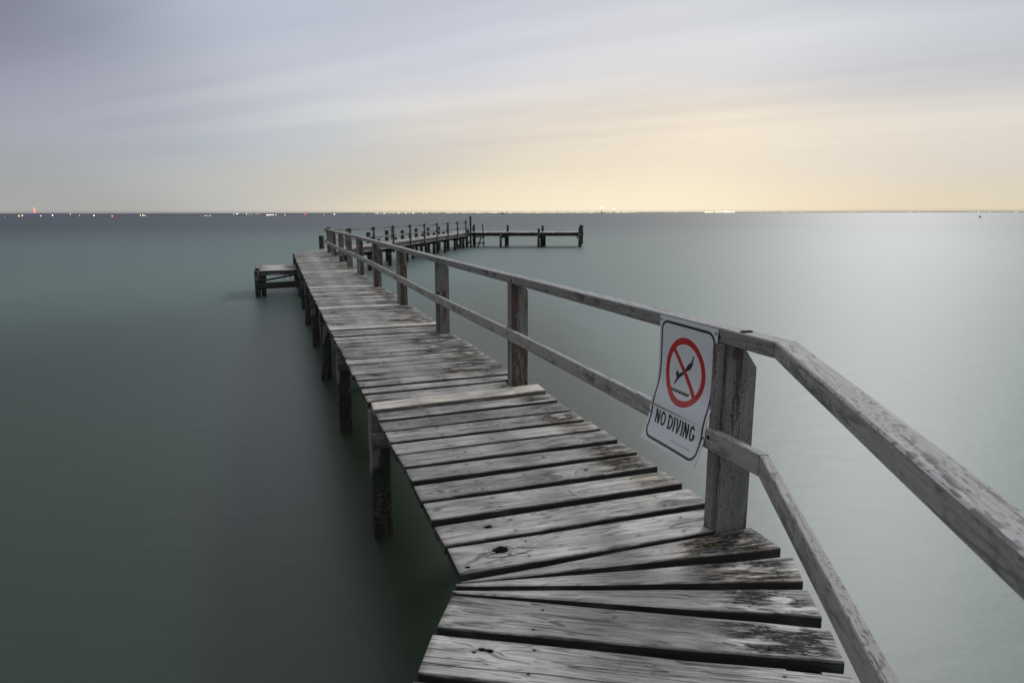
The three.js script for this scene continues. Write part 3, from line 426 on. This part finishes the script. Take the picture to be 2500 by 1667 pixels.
  for (let i = 0; i < prof.length - 1; i++) for (let j = 0; j < nx; j++) {
    const uv = (a, b) => [b / nx, 1 - S[a] / s]; m.quad(pt(i, j, 0), pt(i + 1, j, 0), pt(i + 1, j + 1, 0), pt(i, j + 1, 0), uv(i, j), uv(i + 1, j), uv(i + 1, j + 1), uv(i, j + 1), 0);
    m.quad(pt(i, j, t), pt(i, j + 1, t), pt(i + 1, j + 1, t), pt(i + 1, j, t), [0, 0], [0, 0], [0, 0], [0, 0], 1);
  }
  for (let i = 0; i < prof.length - 1; i++) for (const j of [0, nx]) m.quad(pt(i, j, 0), pt(i, j, t), pt(i + 1, j, t), pt(i + 1, j, 0), [0, 0], [0, 0], [0, 0], [0, 0], 1);
  for (const i of [0, prof.length - 1]) for (let j = 0; j < nx; j++) m.quad(pt(i, j, 0), pt(i, j + 1, 0), pt(i, j + 1, t), pt(i, j, t), [0, 0], [0, 0], [0, 0], [0, 0], 1);
  const g = toCreasedNormals(m.done(), 0.7);
  const sign = thing('warning_sign', 'white sheet metal NO DIVING sign with red prohibition ring, bent over the handrail', 'sign', WO, HEAD);
  part('panel', g, [new THREE.MeshPhysicalMaterial({ map: face, roughness: 0.3, clearcoat: 0.8, clearcoatRoughness: 0.12 }), new THREE.MeshStandardMaterial({ color: new THREE.Color().setRGB(0.5, 0.5, 0.5), metalness: 0.7, roughness: 0.4 })], sign);
  const steel = new THREE.MeshStandardMaterial({ color: new THREE.Color().setRGB(0.2, 0.19, 0.18), metalness: 0.8, roughness: 0.45 });
  for (const [y, a, b] of [[0.948, 0.108, 1.2698], [0.948, 0.582, 1.2698], [0.45, 0.103, 1.2255], [0.45, 0.587, 1.2255]]) { const h = new THREE.LatheGeometry([[0, 0.004], [0.003, 0.0036], [0.0062, 0.0012], [0.0066, -0.002]].map((p) => new THREE.Vector2(...p)), 10); h.rotateZ(Math.PI / 2); h.translate(b, y, -a); part('screw', h, steel, sign); }
}

// ------------------------------------------------------------------ low landing on the left of the main run
{
  const z0 = -20.35, z1 = -22.75, x0 = -1.28, x1 = -0.02, y = -0.285;
  const lp = thing('landing_platform', 'small low timber landing on dark posts, joined to the left side of the walkway', 'platform', WO, HEAD);
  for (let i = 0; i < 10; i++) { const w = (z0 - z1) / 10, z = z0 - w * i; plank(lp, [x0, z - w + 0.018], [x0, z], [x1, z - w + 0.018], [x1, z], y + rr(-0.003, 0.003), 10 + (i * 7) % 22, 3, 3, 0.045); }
  for (const [x, z] of [[x0 + 0.06, z0 + 0.02], [x0 + 0.23, z0 - 0.1], [x0 + 0.07, z1 + 0.1]]) pile(lp, x, z, y - 0.045, 0.14);
  pile(lp, x0 + 0.02, z0 + 0.04, y + 0.01, 0.09);
  tim('beam', lp, [x0 - 0.02, y - 0.1, z0 - 0.05], [x1 + 0.05, y - 0.1, z0 - 0.05], 0.06, 0.1, two(M.sawGrey, M.sawGrey)); tim('beam', lp, [x0, y - 0.47, z0 + 0.06], [x1 + 0.1, y - 0.44, z0 + 0.06], 0.06, 0.2, two(M.pile, M.pile), { vOf: pv(0) });
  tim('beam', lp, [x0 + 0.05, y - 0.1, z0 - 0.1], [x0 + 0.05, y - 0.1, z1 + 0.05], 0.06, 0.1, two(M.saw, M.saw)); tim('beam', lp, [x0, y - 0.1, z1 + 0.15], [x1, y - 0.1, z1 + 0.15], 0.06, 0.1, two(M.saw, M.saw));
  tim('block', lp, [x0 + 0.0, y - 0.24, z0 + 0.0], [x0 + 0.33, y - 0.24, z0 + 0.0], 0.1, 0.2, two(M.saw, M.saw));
  tim('brace', lp, [x0 + 0.3, y - 0.3, z0 - 0.02], [x1 - 0.02, y - 0.14, z0 - 0.02], 0.05, 0.055, two(M.saw, M.saw));
  tim('kerb', lp, [x0 + 0.07, y + 0.045, z0 + 0.02], [x0 + 0.07, y + 0.045, z1 + 0.05], 0.13, 0.09, two(M.saw, M.sawPale), { c: 0.02 });
  tim('block', lp, [x0 + 0.0, y - 0.01, z0 + 0.11], [x0 + 0.13, y - 0.01, z0 + 0.11], 0.05, 0.07, two(M.sawPale, M.sawPale));
  const rope = new THREE.MeshStandardMaterial({ color: new THREE.Color().setRGB(0.03, 0.03, 0.03), roughness: 0.9 });
  const cp = [[-0.42, -0.15], [-0.41, -0.3], [-0.4, -0.16], [-0.33, -0.19], [-0.28, -0.16], [-0.23, -0.29], [-0.18, -0.15]].map(([x, q]) => new THREE.Vector3(x, y + q, z0 + 0.03));
  part('rope', new THREE.TubeGeometry(new THREE.CatmullRomCurve3(cp, false, 'catmullrom', 0.2), 40, 0.007, 5), rope, lp);
}

// ------------------------------------------------------------------ second run, beyond the far bend (own axes again)
const H2 = R(-8.53), FO = [-8.2, 0, -28.05];
const far = thing('walkway', 'distant plank walkway beyond the bend with pale rails on dark posts', 'walkway', FO, H2);
{
  const WD = 1.36; let z = 0, k = 0;
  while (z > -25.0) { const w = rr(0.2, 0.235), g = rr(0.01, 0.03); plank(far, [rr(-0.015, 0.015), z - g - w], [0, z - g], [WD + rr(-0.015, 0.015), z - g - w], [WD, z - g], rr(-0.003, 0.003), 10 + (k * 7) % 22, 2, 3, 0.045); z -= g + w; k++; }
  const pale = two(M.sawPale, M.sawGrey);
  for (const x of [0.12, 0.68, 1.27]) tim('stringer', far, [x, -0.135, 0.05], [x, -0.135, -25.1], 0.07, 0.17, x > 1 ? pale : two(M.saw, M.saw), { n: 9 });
  const hr = sub('handrail', far), zs = [-0.75, -3.6, -6.4, -9.25, -12.05, -14.9, -17.7, -20.5, -23.2];
  zs.forEach((q, i) => {
    tim('post', hr, [WD + 0.045, -0.42, q], [WD + 0.045, i === 8 ? 1.0 : 0.885 + rr(0, 0.02), q], 0.085, 0.09, two(M.sawGrey, M.sawGrey), { n: 2, wob: 0.004, c: 0.008, side: [1, 0, 0] });
    tim('rail_block', hr, [WD + 0.09, 0.79, q + 0.03], [WD - 0.08, 0.79, q + 0.03], 0.15, 0.09, two(M.saw, M.saw));
    tim('rail_block', hr, [WD + 0.09, 0.38, q + 0.03], [WD - 0.08, 0.38, q + 0.03], 0.13, 0.08, two(M.saw, M.saw));
    const zz = q + 0.02; pile(far, 1.2, zz, -0.22, 0.17); pile(far, 0.66, zz - 0.1, -0.22, 0.17);
    pile(far, -0.07, zz - 0.5, i === 4 ? 0.5 : 0.56 + rr(-0.03, 0.03), 0.17);
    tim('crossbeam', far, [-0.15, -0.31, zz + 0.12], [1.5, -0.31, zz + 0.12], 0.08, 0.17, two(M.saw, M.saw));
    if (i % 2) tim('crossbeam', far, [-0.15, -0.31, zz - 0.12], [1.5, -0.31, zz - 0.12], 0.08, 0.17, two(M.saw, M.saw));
    if (i > 1) tim('stub', far, [-0.06, -0.3, q + 0.9], [-0.06, 0.15, q + 0.9], 0.15, 0.15, two(M.saw, M.saw), { side: [1, 0, 0] });
  });
  const ends = [1.3, ...zs.slice(1), -24.4];
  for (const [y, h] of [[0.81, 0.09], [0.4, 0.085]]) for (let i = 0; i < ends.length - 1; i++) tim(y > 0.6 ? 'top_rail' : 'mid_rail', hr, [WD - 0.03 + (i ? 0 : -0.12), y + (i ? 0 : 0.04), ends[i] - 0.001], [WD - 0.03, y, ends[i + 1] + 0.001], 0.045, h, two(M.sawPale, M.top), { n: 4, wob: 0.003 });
  tim('tall_post', far, [WD + 0.04, -2.4, -24.9], [WD + 0.03, 1.24, -24.9], 0.12, 0.12, two(M.saw, M.saw), { n: 3, wob: 0.004, side: [1, 0, 0] });
  tim('stub', far, [WD - 0.1, -0.3, -24.4], [WD - 0.1, 0.27, -24.4], 0.2, 0.2, two(M.saw, M.saw), { side: [1, 0, 0] });
  tim('plank_post', far, [-0.05, 0.04, -10.6], [-0.05, 0.62, -10.6], 0.15, 0.03, two(M.sawPale, M.sawPale), { side: [1, 0, 0] });
  tim('brace', far, [1.3, -2.0, -23.9], [0.3, -0.3, -23.9], 0.1, 0.1, two(M.saw, M.saw), { side: [0, 0, 1] });
}

// ------------------------------------------------------------------ pier head, and its ladder
{
  const PO = [-3.35, 0, -52.75];
  const ph = thing('pier_platform', 'straight timber pier head on clustered dark piles, at the far end of the jetty', 'platform', PO, R(-1.5));
  const len = 8.65, WD = 2.75; let x = -1.3, k = 0;
  while (x < len - 0.2) { const w = rr(0.2, 0.235), g = rr(0.015, 0.035); // boards across the pier
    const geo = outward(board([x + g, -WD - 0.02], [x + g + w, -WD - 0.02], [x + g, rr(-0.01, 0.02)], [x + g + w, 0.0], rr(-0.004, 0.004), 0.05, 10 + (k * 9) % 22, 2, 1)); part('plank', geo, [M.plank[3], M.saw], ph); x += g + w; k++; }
  for (const z of [-0.1, -1.35, -2.6]) tim('stringer', ph, [-1.2, -0.16, z], [len, -0.16, z], 0.08, 0.21, two(M.saw, M.saw), { n: 4 });
  const P = [[2.5, 0.05, -0.1, 0.17], [2.85, -1.3, -0.26, 0.17], [2.95, -2.75, 0.52, 0.17], [5.4, 0.06, 0.31, 0.18], [5.62, -0.9, -0.26, 0.17], [5.75, -1.6, -0.26, 0.17], [5.9, -2.2, -0.26, 0.17], [5.75, -2.8, 0.47, 0.19], [8.52, 0.05, 0.39, 0.19], [8.7, -1.4, 0.55, 0.2], [8.75, -2.75, -0.12, 0.18], [-0.1, -0.05, -0.2, 0.18], [0.4, -1.3, -0.26, 0.17], [0.2, -2.8, 0.5, 0.16], [-0.7, -1.2, -0.26, 0.18]];
  for (const [a, b, t, s] of P) pile(ph, a, b, t, s);
  for (const a of [2.65, 5.55, 8.45]) { tim('crossbeam', ph, [a - 0.12, -0.34, 0.15], [a + 0.1, -0.34, -WD - 0.1], 0.09, 0.17, two(M.saw, M.saw)); tim('crossbeam', ph, [a + 0.16, -0.34, 0.15], [a + 0.36, -0.34, -WD - 0.1], 0.09, 0.17, two(M.saw, M.saw)); }
  for (let i = 0; i < 4; i++) tim('fender', ph, [8.78 + 0.0, -0.9, -0.3 - i * 0.35], [8.78, 0.5 + rr(-0.03, 0.03), -0.3 - i * 0.35], 0.12, 0.05, two(M.sawGrey, M.sawGrey), { side: [0, 0, 1] });
  tim('fender', ph, [8.83, -0.06, 0.1], [8.83, 0.06, -1.7], 0.05, 0.06, two(M.sawPale, M.sawPale));
  const ld = thing('ladder', 'narrow dark timber ladder rising from the water at the near side of the pier head', 'ladder', PO, R(-1.5));
  for (const [xa, xb] of [[0.58, 0.5], [1.27, 1.13]]) tim('ladder_rail', ld, [xa, -2.0, 0.16], [xb, 0.67, 0.16], 0.075, 0.06, two(M.saw, M.saw), { side: [1, 0, 0], n: 2, wob: 0.003 });
  for (const y of [-0.33, -0.79, -1.3]) tim('rung', ld, [0.46, y, 0.21], [1.3, y, 0.21], 0.05, 0.09, two(M.saw, M.saw));
  tim('brace', ph, [-0.6, -1.9, 0.06], [0.25, -0.45, 0.06], 0.09, 0.09, two(M.saw, M.saw), { side: [0, 0, 1] }); tim('brace', ph, [0.62, -1.5, -0.05], [1.0, -0.35, -0.05], 0.09, 0.09, two(M.saw, M.saw), { side: [0, 0, 1] });
}

// ------------------------------------------------------------------ far shores
{
  const hillMat = new THREE.MeshStandardMaterial({ color: new THREE.Color().setRGB(0.11, 0.125, 0.17), roughness: 1 });  // slate blue has the distance haze mixed into its colour
  const line = [[-420, -150, 2.2], [-366, -250, 1.77], [-298, -289, 1.48], [-264.3, -319, 1.66], [-266.3, -361.5, 1.37], [-267.1, -387.5, 1.55], [-267.7, -405.6, 1.45], [-268.6, -434.1, 0.95], [-269.6, -466.9, 1.55], [-270.8, -505.1, 1.6], [-272.7, -564.5, 0.85], [-273.9, -603.9, 1.3], [-275.6, -659.1, 0.55], [-278.5, -750.6, 0.5], [-282.3, -871.7, 0.4], [-291.1, -1149.8, 0.5], [-306, -1625.2, 1.6], [-324.3, -2205.4, 0.4], [-345, -2900, 0.3], [-352, -3390, 0.2], [300, -3450, 0.4], [1500, -3450, 0.7], [3200, -3440, 1.0], [5200, -3300, 1.2]];
  const pos = [], idx = []; let n = 0; const rowsN = 7;
  for (let i = 0; i < line.length - 1; i++) { const st = Math.max(4, Math.min(60, Math.round(Math.hypot(line[i + 1][0] - line[i][0], line[i + 1][1] - line[i][1]) / 9))); for (let j = 0; j < st; j++) { const t = j / st, ts = t * t * (3 - 2 * t), x = lerp(line[i][0], line[i + 1][0], t), z = lerp(line[i][1], line[i + 1][1], t), h = lerp(line[i][2], line[i + 1][2], ts); let nx = line[i + 1][1] - line[i][1], nz = -(line[i + 1][0] - line[i][0]); const l = Math.hypot(nx, nz); nx /= l; nz /= l; if (nx * x + nz * z < 0) { nx = -nx; nz = -nz; }
    for (let r = 0; r < rowsN; r++) { const f = [0, 0.05, 0.18, 0.4, 0.7, 1, 1.8][r], hh = [-1.3, -0.75, -0.35, 0.55, 0.85, 1, -1.3][r], y = r === 0 || r === 6 ? -1.4 : r < 3 ? hh : lerp(-0.35, h, [0, 0, 0, 0.5, 0.8, 1][r]) + (fbm(n * 0.35, r * 3, 3) - 0.5) * 0.34; pos.push(x + nx * 60 * f, y, z + nz * 60 * f); } n++; } }
  for (let i = 0; i < n - 1; i++) for (let r = 0; r < rowsN - 1; r++) { const a = i * rowsN + r, b = a + 1, c = a + rowsN, d = c + 1; idx.push(a, c, b, b, c, d); }
  const g = new THREE.BufferGeometry(); g.setAttribute('position', new THREE.Float32BufferAttribute(pos, 3)); g.setIndex(idx); g.computeVertexNormals();
  hillMat.side = THREE.DoubleSide; struct('hills', g, hillMat);

  const glow = (r, gg, b, k) => new THREE.MeshStandardMaterial({ color: 0x111111, emissive: new THREE.Color().setRGB(r, gg, b), emissiveIntensity: k, roughness: 0.6 });
  const GL = { w: glow(1, 0.95, 0.85, 6), y: glow(1, 0.82, 0.45, 4.5), o: glow(1, 0.42, 0.12, 5), r: glow(1, 0.09, 0.06, 6), g: glow(0.25, 0.9, 0.3, 2) };
  const poleMat = new THREE.MeshStandardMaterial({ color: new THREE.Color().setRGB(0.08, 0.08, 0.09), roughness: 0.8 });
  const head = new THREE.SphereGeometry(1, 10, 6), poleG = new THREE.CylinderGeometry(0.05, 0.07, 1, 6);
  const LAMPS = [[-270.8, -0.65, -370, 'g', 0.32], [-271.1, 0.16, -381.5, 'o', 0.54], [-271.1, 0.37, -384.2, 'w', 0.36], [-271.4, 0.07, -399.6, 'y', 0.35], [-271.7, 0.26, -410.4, 'w', 0.44], [-272.1, 0.93, -427.8, 'y', 0.3], [-272.3, 0.15, -436.9, 'y', 0.26], [-272.6, 0.08, -452.5, 'w', 0.4], [-273, -0.9, -469.6, 'w', 0.39], [-273.2, -0.28, -474.2, 'r', 0.7], [-273.9, -0.9, -503.8, 'r', 0.51], [-274.1, -0.01, -512.1, 'y', 0.48], [-274.2, 0.12, -515.7, 'y', 0.58], [-274.3, -0.19, -518.7, 'y', 0.43], [-274.4, -0.9, -522.8, 'r', 0.4], [-276.9, -0.9, -618.1, 'o', 0.4], [-277.1, -0.9, -626, 'w', 0.48], [-277.2, -0.9, -629.6, 'w', 0.45], [-277.3, -0.9, -633.1, 'w', 0.41], [-277.4, -0.9, -637.8, 'w', 0.49], [-279.1, 0.49, -696.6, 'w', 0.37], [-279.3, 0.68, -703.3, 'w', 0.5], [-279.4, 0.67, -707.9, 'w', 0.54], [-280.1, 0.42, -732.6, 'w', 0.48], [-280.3, 0.19, -739.9, 'y', 0.39], [-280.5, 0.17, -747.5, 'y', 0.4], [-281, 0.13, -763.1, 'o', 0.49], [-281.2, 0.11, -771.1, 'o', 0.55], [-282, -0.75, -799, 'w', 0.75], [-282.2, -0.75, -804.8, 'w', 0.95], [-282.4, -0.75, -812.3, 'w', 1.05], [-282.7, -0.75, -821.4, 'w', 0.73], [-283, -0.7, -832.4, 'w', 0.49], [-284.1, -0.62, -868.7, 'o', 0.77], [-286.9, -0.6, -964.3, 'r', 1.02], [-290.1, -0.7, -1073.2, 'w', 0.44], [-292.3, -0.7, -1143.4, 'w', 1.01], [-300.2, -0.6, -1404.7, 'w', 0.66], [-304.9, 0.1, -1555.3, 'w', 0.83], [-305.5, 0, -1577.7, 'w', 1.12], [-306.8, 0, -1618.7, 'y', 0.76], [-308.5, 0.1, -1674.9, 'w', 1.28], [-309.4, 0, -1701, 'w', 1], [-311.5, 0, -1770, 'w', 0.94], [-313.1, 0.1, -1822.1, 'y', 1.29], [-314.3, 0, -1860.9, 'w', 0.88], [-316.6, 0, -1935.3, 'w', 1.48], [-317.7, 0.1, -1970.6, 'w', 1.16], [-320, 0, -2044.6, 'y', 1.08], [-322.2, 0, -2114.1, 'w', 1.5], [-325.2, 0.1, -2211, 'w', 1.04], [-328.1, 0, -2304.7, 'w', 1.77], [-329.7, 0, -2354.5, 'y', 1.39], [-339.1, 0, -2657.2, 'w', 1.41], [-343.4, 0, -2793.8, 'w', 1.98], [-349, 0, -3114.4, 'w', 1.47], [-350, 0, -3320, 'y', 2.2]];
  const NAMED = (i) => { // [label, group]
    const c = LAMPS[i][3];
    if (i === 0) return ['faint green lamp at the left end of the far shore'];
    if (i === 1) return ['bright orange lamp at the far left end of the shore, left of the mast'];
    if (i === 2) return ['white lamp close beside the bright orange lamp at the left end of the far shore'];
    if (i === 9) return ['brightest red lamp low on the far shore, right of the red lit mast'];
    if (i === 10) return ['small red lamp just left of the three yellow lamps on the far shore'];
    if (i === 14) return ['small red lamp just right of the three yellow lamps on the far shore'];
    if (i >= 11 && i <= 13) return ['yellow lamp in the close row of three on the far shore', 'row of three yellow lamps'];
    if (i < 15 && c === 'w') return ['single white lamp on the dark far shore between the mast and the yellow lamps', 'single white lamps on the left shore'];
    if (i < 15) return ['dim yellow lamp standing alone on the dark far shore near the mast', 'dim yellow lamps on the left shore'];
    if (i === 15) return ['small orange lamp at the left end of a close row of four white lamps'];
    if (i <= 19) return ['white lamp in the close row of four on the shore left of the landing', 'close row of four white lamps'];
    if (i === 26 || i === 27) return ['one of two orange lamps side by side on the shore above the landing', 'pair of orange lamps'];
    if (i <= 25 && c === 'y') return ['small yellow lamp in the loose row on the shore just left of the landing', 'yellow lamps left of the landing'];
    if (i <= 25) return ['small white lamp in the loose row on the shore just left of the landing', 'white lamps left of the landing'];
    if (i <= 32) return ['white lamp in the brightest packed cluster on the shore above the landing', 'packed cluster of white lamps'];
    if (i === 33) return ['lone orange lamp on the shore just right of the packed white cluster'];
    if (i === 34) return ['lone red lamp on the shore between the landing and the handrail bend'];
    if (i <= 37) return ['lone white lamp on the shore left of the handrail bend', 'lone white lamps left of the handrail bend'];
    return c === 'y' ? ['yellowish lamp in the dotted row on the horizon above the distant walkway', 'yellowish lamps in the dotted row'] : ['white lamp in the dotted row on the horizon above the distant walkway', 'white lamps in the dotted row'];
  };
  LAMPS.forEach(([x, y, z, c, s], i) => {
    const t = thing('shore_lamp', NAMED(i)[0], 'lamp', [x, -1.2, z], 0, NAMED(i)[1]);
    const p = part('pole', poleG, poleMat, t); const hh = y + 1.2; p.scale.set(s * 2, hh, s * 2); p.position.y = hh / 2;
    const b = part('lamp_head', head, GL[c], t); b.scale.setScalar(s * 0.52); b.position.y = hh; b.castShadow = false;
  });
  // the continuous string of town lights on the horizon
  const tg = new THREE.SphereGeometry(1, 6, 4), N = 420, tl = new THREE.InstancedMesh(tg, glow(1, 0.84, 0.52, 3.4), N), mm = new THREE.Matrix4(); seedv = 777;
  for (let i = 0; i < N; i++) {
    let px = i < 250 ? rr(-330, 620) : i < 330 ? rr(620, 2600) : rr(955, 1105), s = rr(0.5, 1.25), y = rr(0.2, 1.4); if (i >= 330) { y = rr(0.4, 3.5 + 9 * Math.exp(-Math.pow((px - 1070) / 30, 2)) * rnd()); s = rr(0.8, 1.7); } if (i >= 250 && i < 330) { s *= 0.8; }
    if (px > 300 && px < 700 && i < 250) s *= 0.9; mm.makeScale(s, s, s).setPosition(px, y + 0.2, -3440 + rr(-8, 8)); tl.setMatrixAt(i, mm);
  }
  tl.name = 'town_lights'; tl.userData = { label: 'unbroken string of warm town lights along the horizon, right of the walkway', category: 'lights', kind: 'stuff' }; scene.add(tl);

  // radio mast with three red lamps
  const mast = thing('radio_mast', 'slender mast carrying three red lamps, above the far left shore', 'mast', [-295, -0.3, -429.2]);
  { const b = []; for (const [a, c] of [[-0.3, -0.3], [0.3, -0.3], [0, 0.35]]) { const q = new THREE.CylinderGeometry(0.025, 0.03, 4.6, 5); q.translate(a * 0.35, 2.2, c * 0.35); b.push(q); } for (let y = 0; y < 4.4; y += 0.4) { const q = new THREE.TorusGeometry(0.11, 0.015, 4, 3); q.rotateX(Math.PI / 2); q.translate(0, y, 0); b.push(q); } part('tower', mergeGeometries(b), poleMat, mast); }
  for (const [y, s] of [[4.55, 0.42], [3.5, 0.3], [2.6, 0.32]]) { const l = part('red_lamp', head, GL.r, mast); l.scale.setScalar(s); l.position.set(0, y, 0); l.castShadow = false; }
  // two channel markers, buoys, a far boat
  for (const [x, z, h, lb] of [[163, -1259, 10.6, 'taller of two lit channel markers standing on the horizon right of the pier'], [211, -1440, 8.6, 'shorter of two lit channel markers standing on the horizon right of the pier']]) {
    const t = thing('channel_marker', lb, 'marker', [x, WATER - 0.4, z]); const p = part('pole', poleG, poleMat, t); p.scale.set(8, h, 8); p.position.y = h / 2; const b = part('lamp_head', head, GL.w, t); b.scale.setScalar(h > 10 ? 1.5 : 0.9); b.position.y = h + 0.6; b.castShadow = false;
    const q = part('platform', new THREE.CylinderGeometry(0.9, 0.6, 0.5, 8), poleMat, t); q.position.y = h * 0.8;
  }
  const buoyProf = [[0, -0.4], [0.45, -0.35], [0.5, 0.1], [0.3, 0.28], [0.16, 0.5], [0.12, 0.85], [0, 0.9]].map((p) => new THREE.Vector2(...p));
  const bg = new THREE.LatheGeometry(buoyProf, 14);
  for (const [x, z, s, r, gg, b, lb] of [[206.3, -305.3, 1.15, 0.16, 0.09, 0.05, 'small dark mooring buoy on the bright water at far right'], [-103.6, -193.8, 0.42, 0.3, 0.12, 0.03, 'tiny orange buoy on the dark water at far left']]) {
    const t = thing('buoy', lb, 'buoy', [x, WATER, z]); part('float', bg, new THREE.MeshStandardMaterial({ color: new THREE.Color().setRGB(r, gg, b), roughness: 0.5 }), t).scale.setScalar(s);
    const ring = part('ring', new THREE.TorusGeometry(0.1 * s, 0.02 * s, 5, 10), poleMat, t); ring.position.y = 0.96 * s;
  }
  const boat = thing('boat', 'tiny dark boat silhouette on the horizon above the pier head', 'boat', [-15.6, WATER, -1231]);
  { const s = new THREE.Shape(); s.moveTo(-2.6, 0.9); s.lineTo(2.9, 1.1); s.lineTo(2.2, -0.3); s.lineTo(-2.4, -0.3); s.closePath(); const h = new THREE.ExtrudeGeometry(s, { depth: 1.6, bevelEnabled: true, bevelSize: 0.15, bevelThickness: 0.3, bevelSegments: 2 }); h.translate(0, 0, -0.8); part('hull', h, poleMat, boat);
    const cs = new THREE.Shape(); cs.moveTo(-1.4, 1); cs.lineTo(1, 1); cs.lineTo(0.6, 2.7); cs.lineTo(-1.2, 2.7); cs.closePath(); const c = new THREE.ExtrudeGeometry(cs, { depth: 1.1, bevelEnabled: false }); c.translate(0, 0, -0.55); part('cabin', c, poleMat, boat);
    const m = part('mast', poleG, poleMat, boat); m.scale.set(1.4, 2.2, 1.4); m.position.y = 3.6; }
}

scene.traverse((o) => { if (o.isMesh && o.receiveShadow === false) o.receiveShadow = true; });
renderer.render(scene, camera);
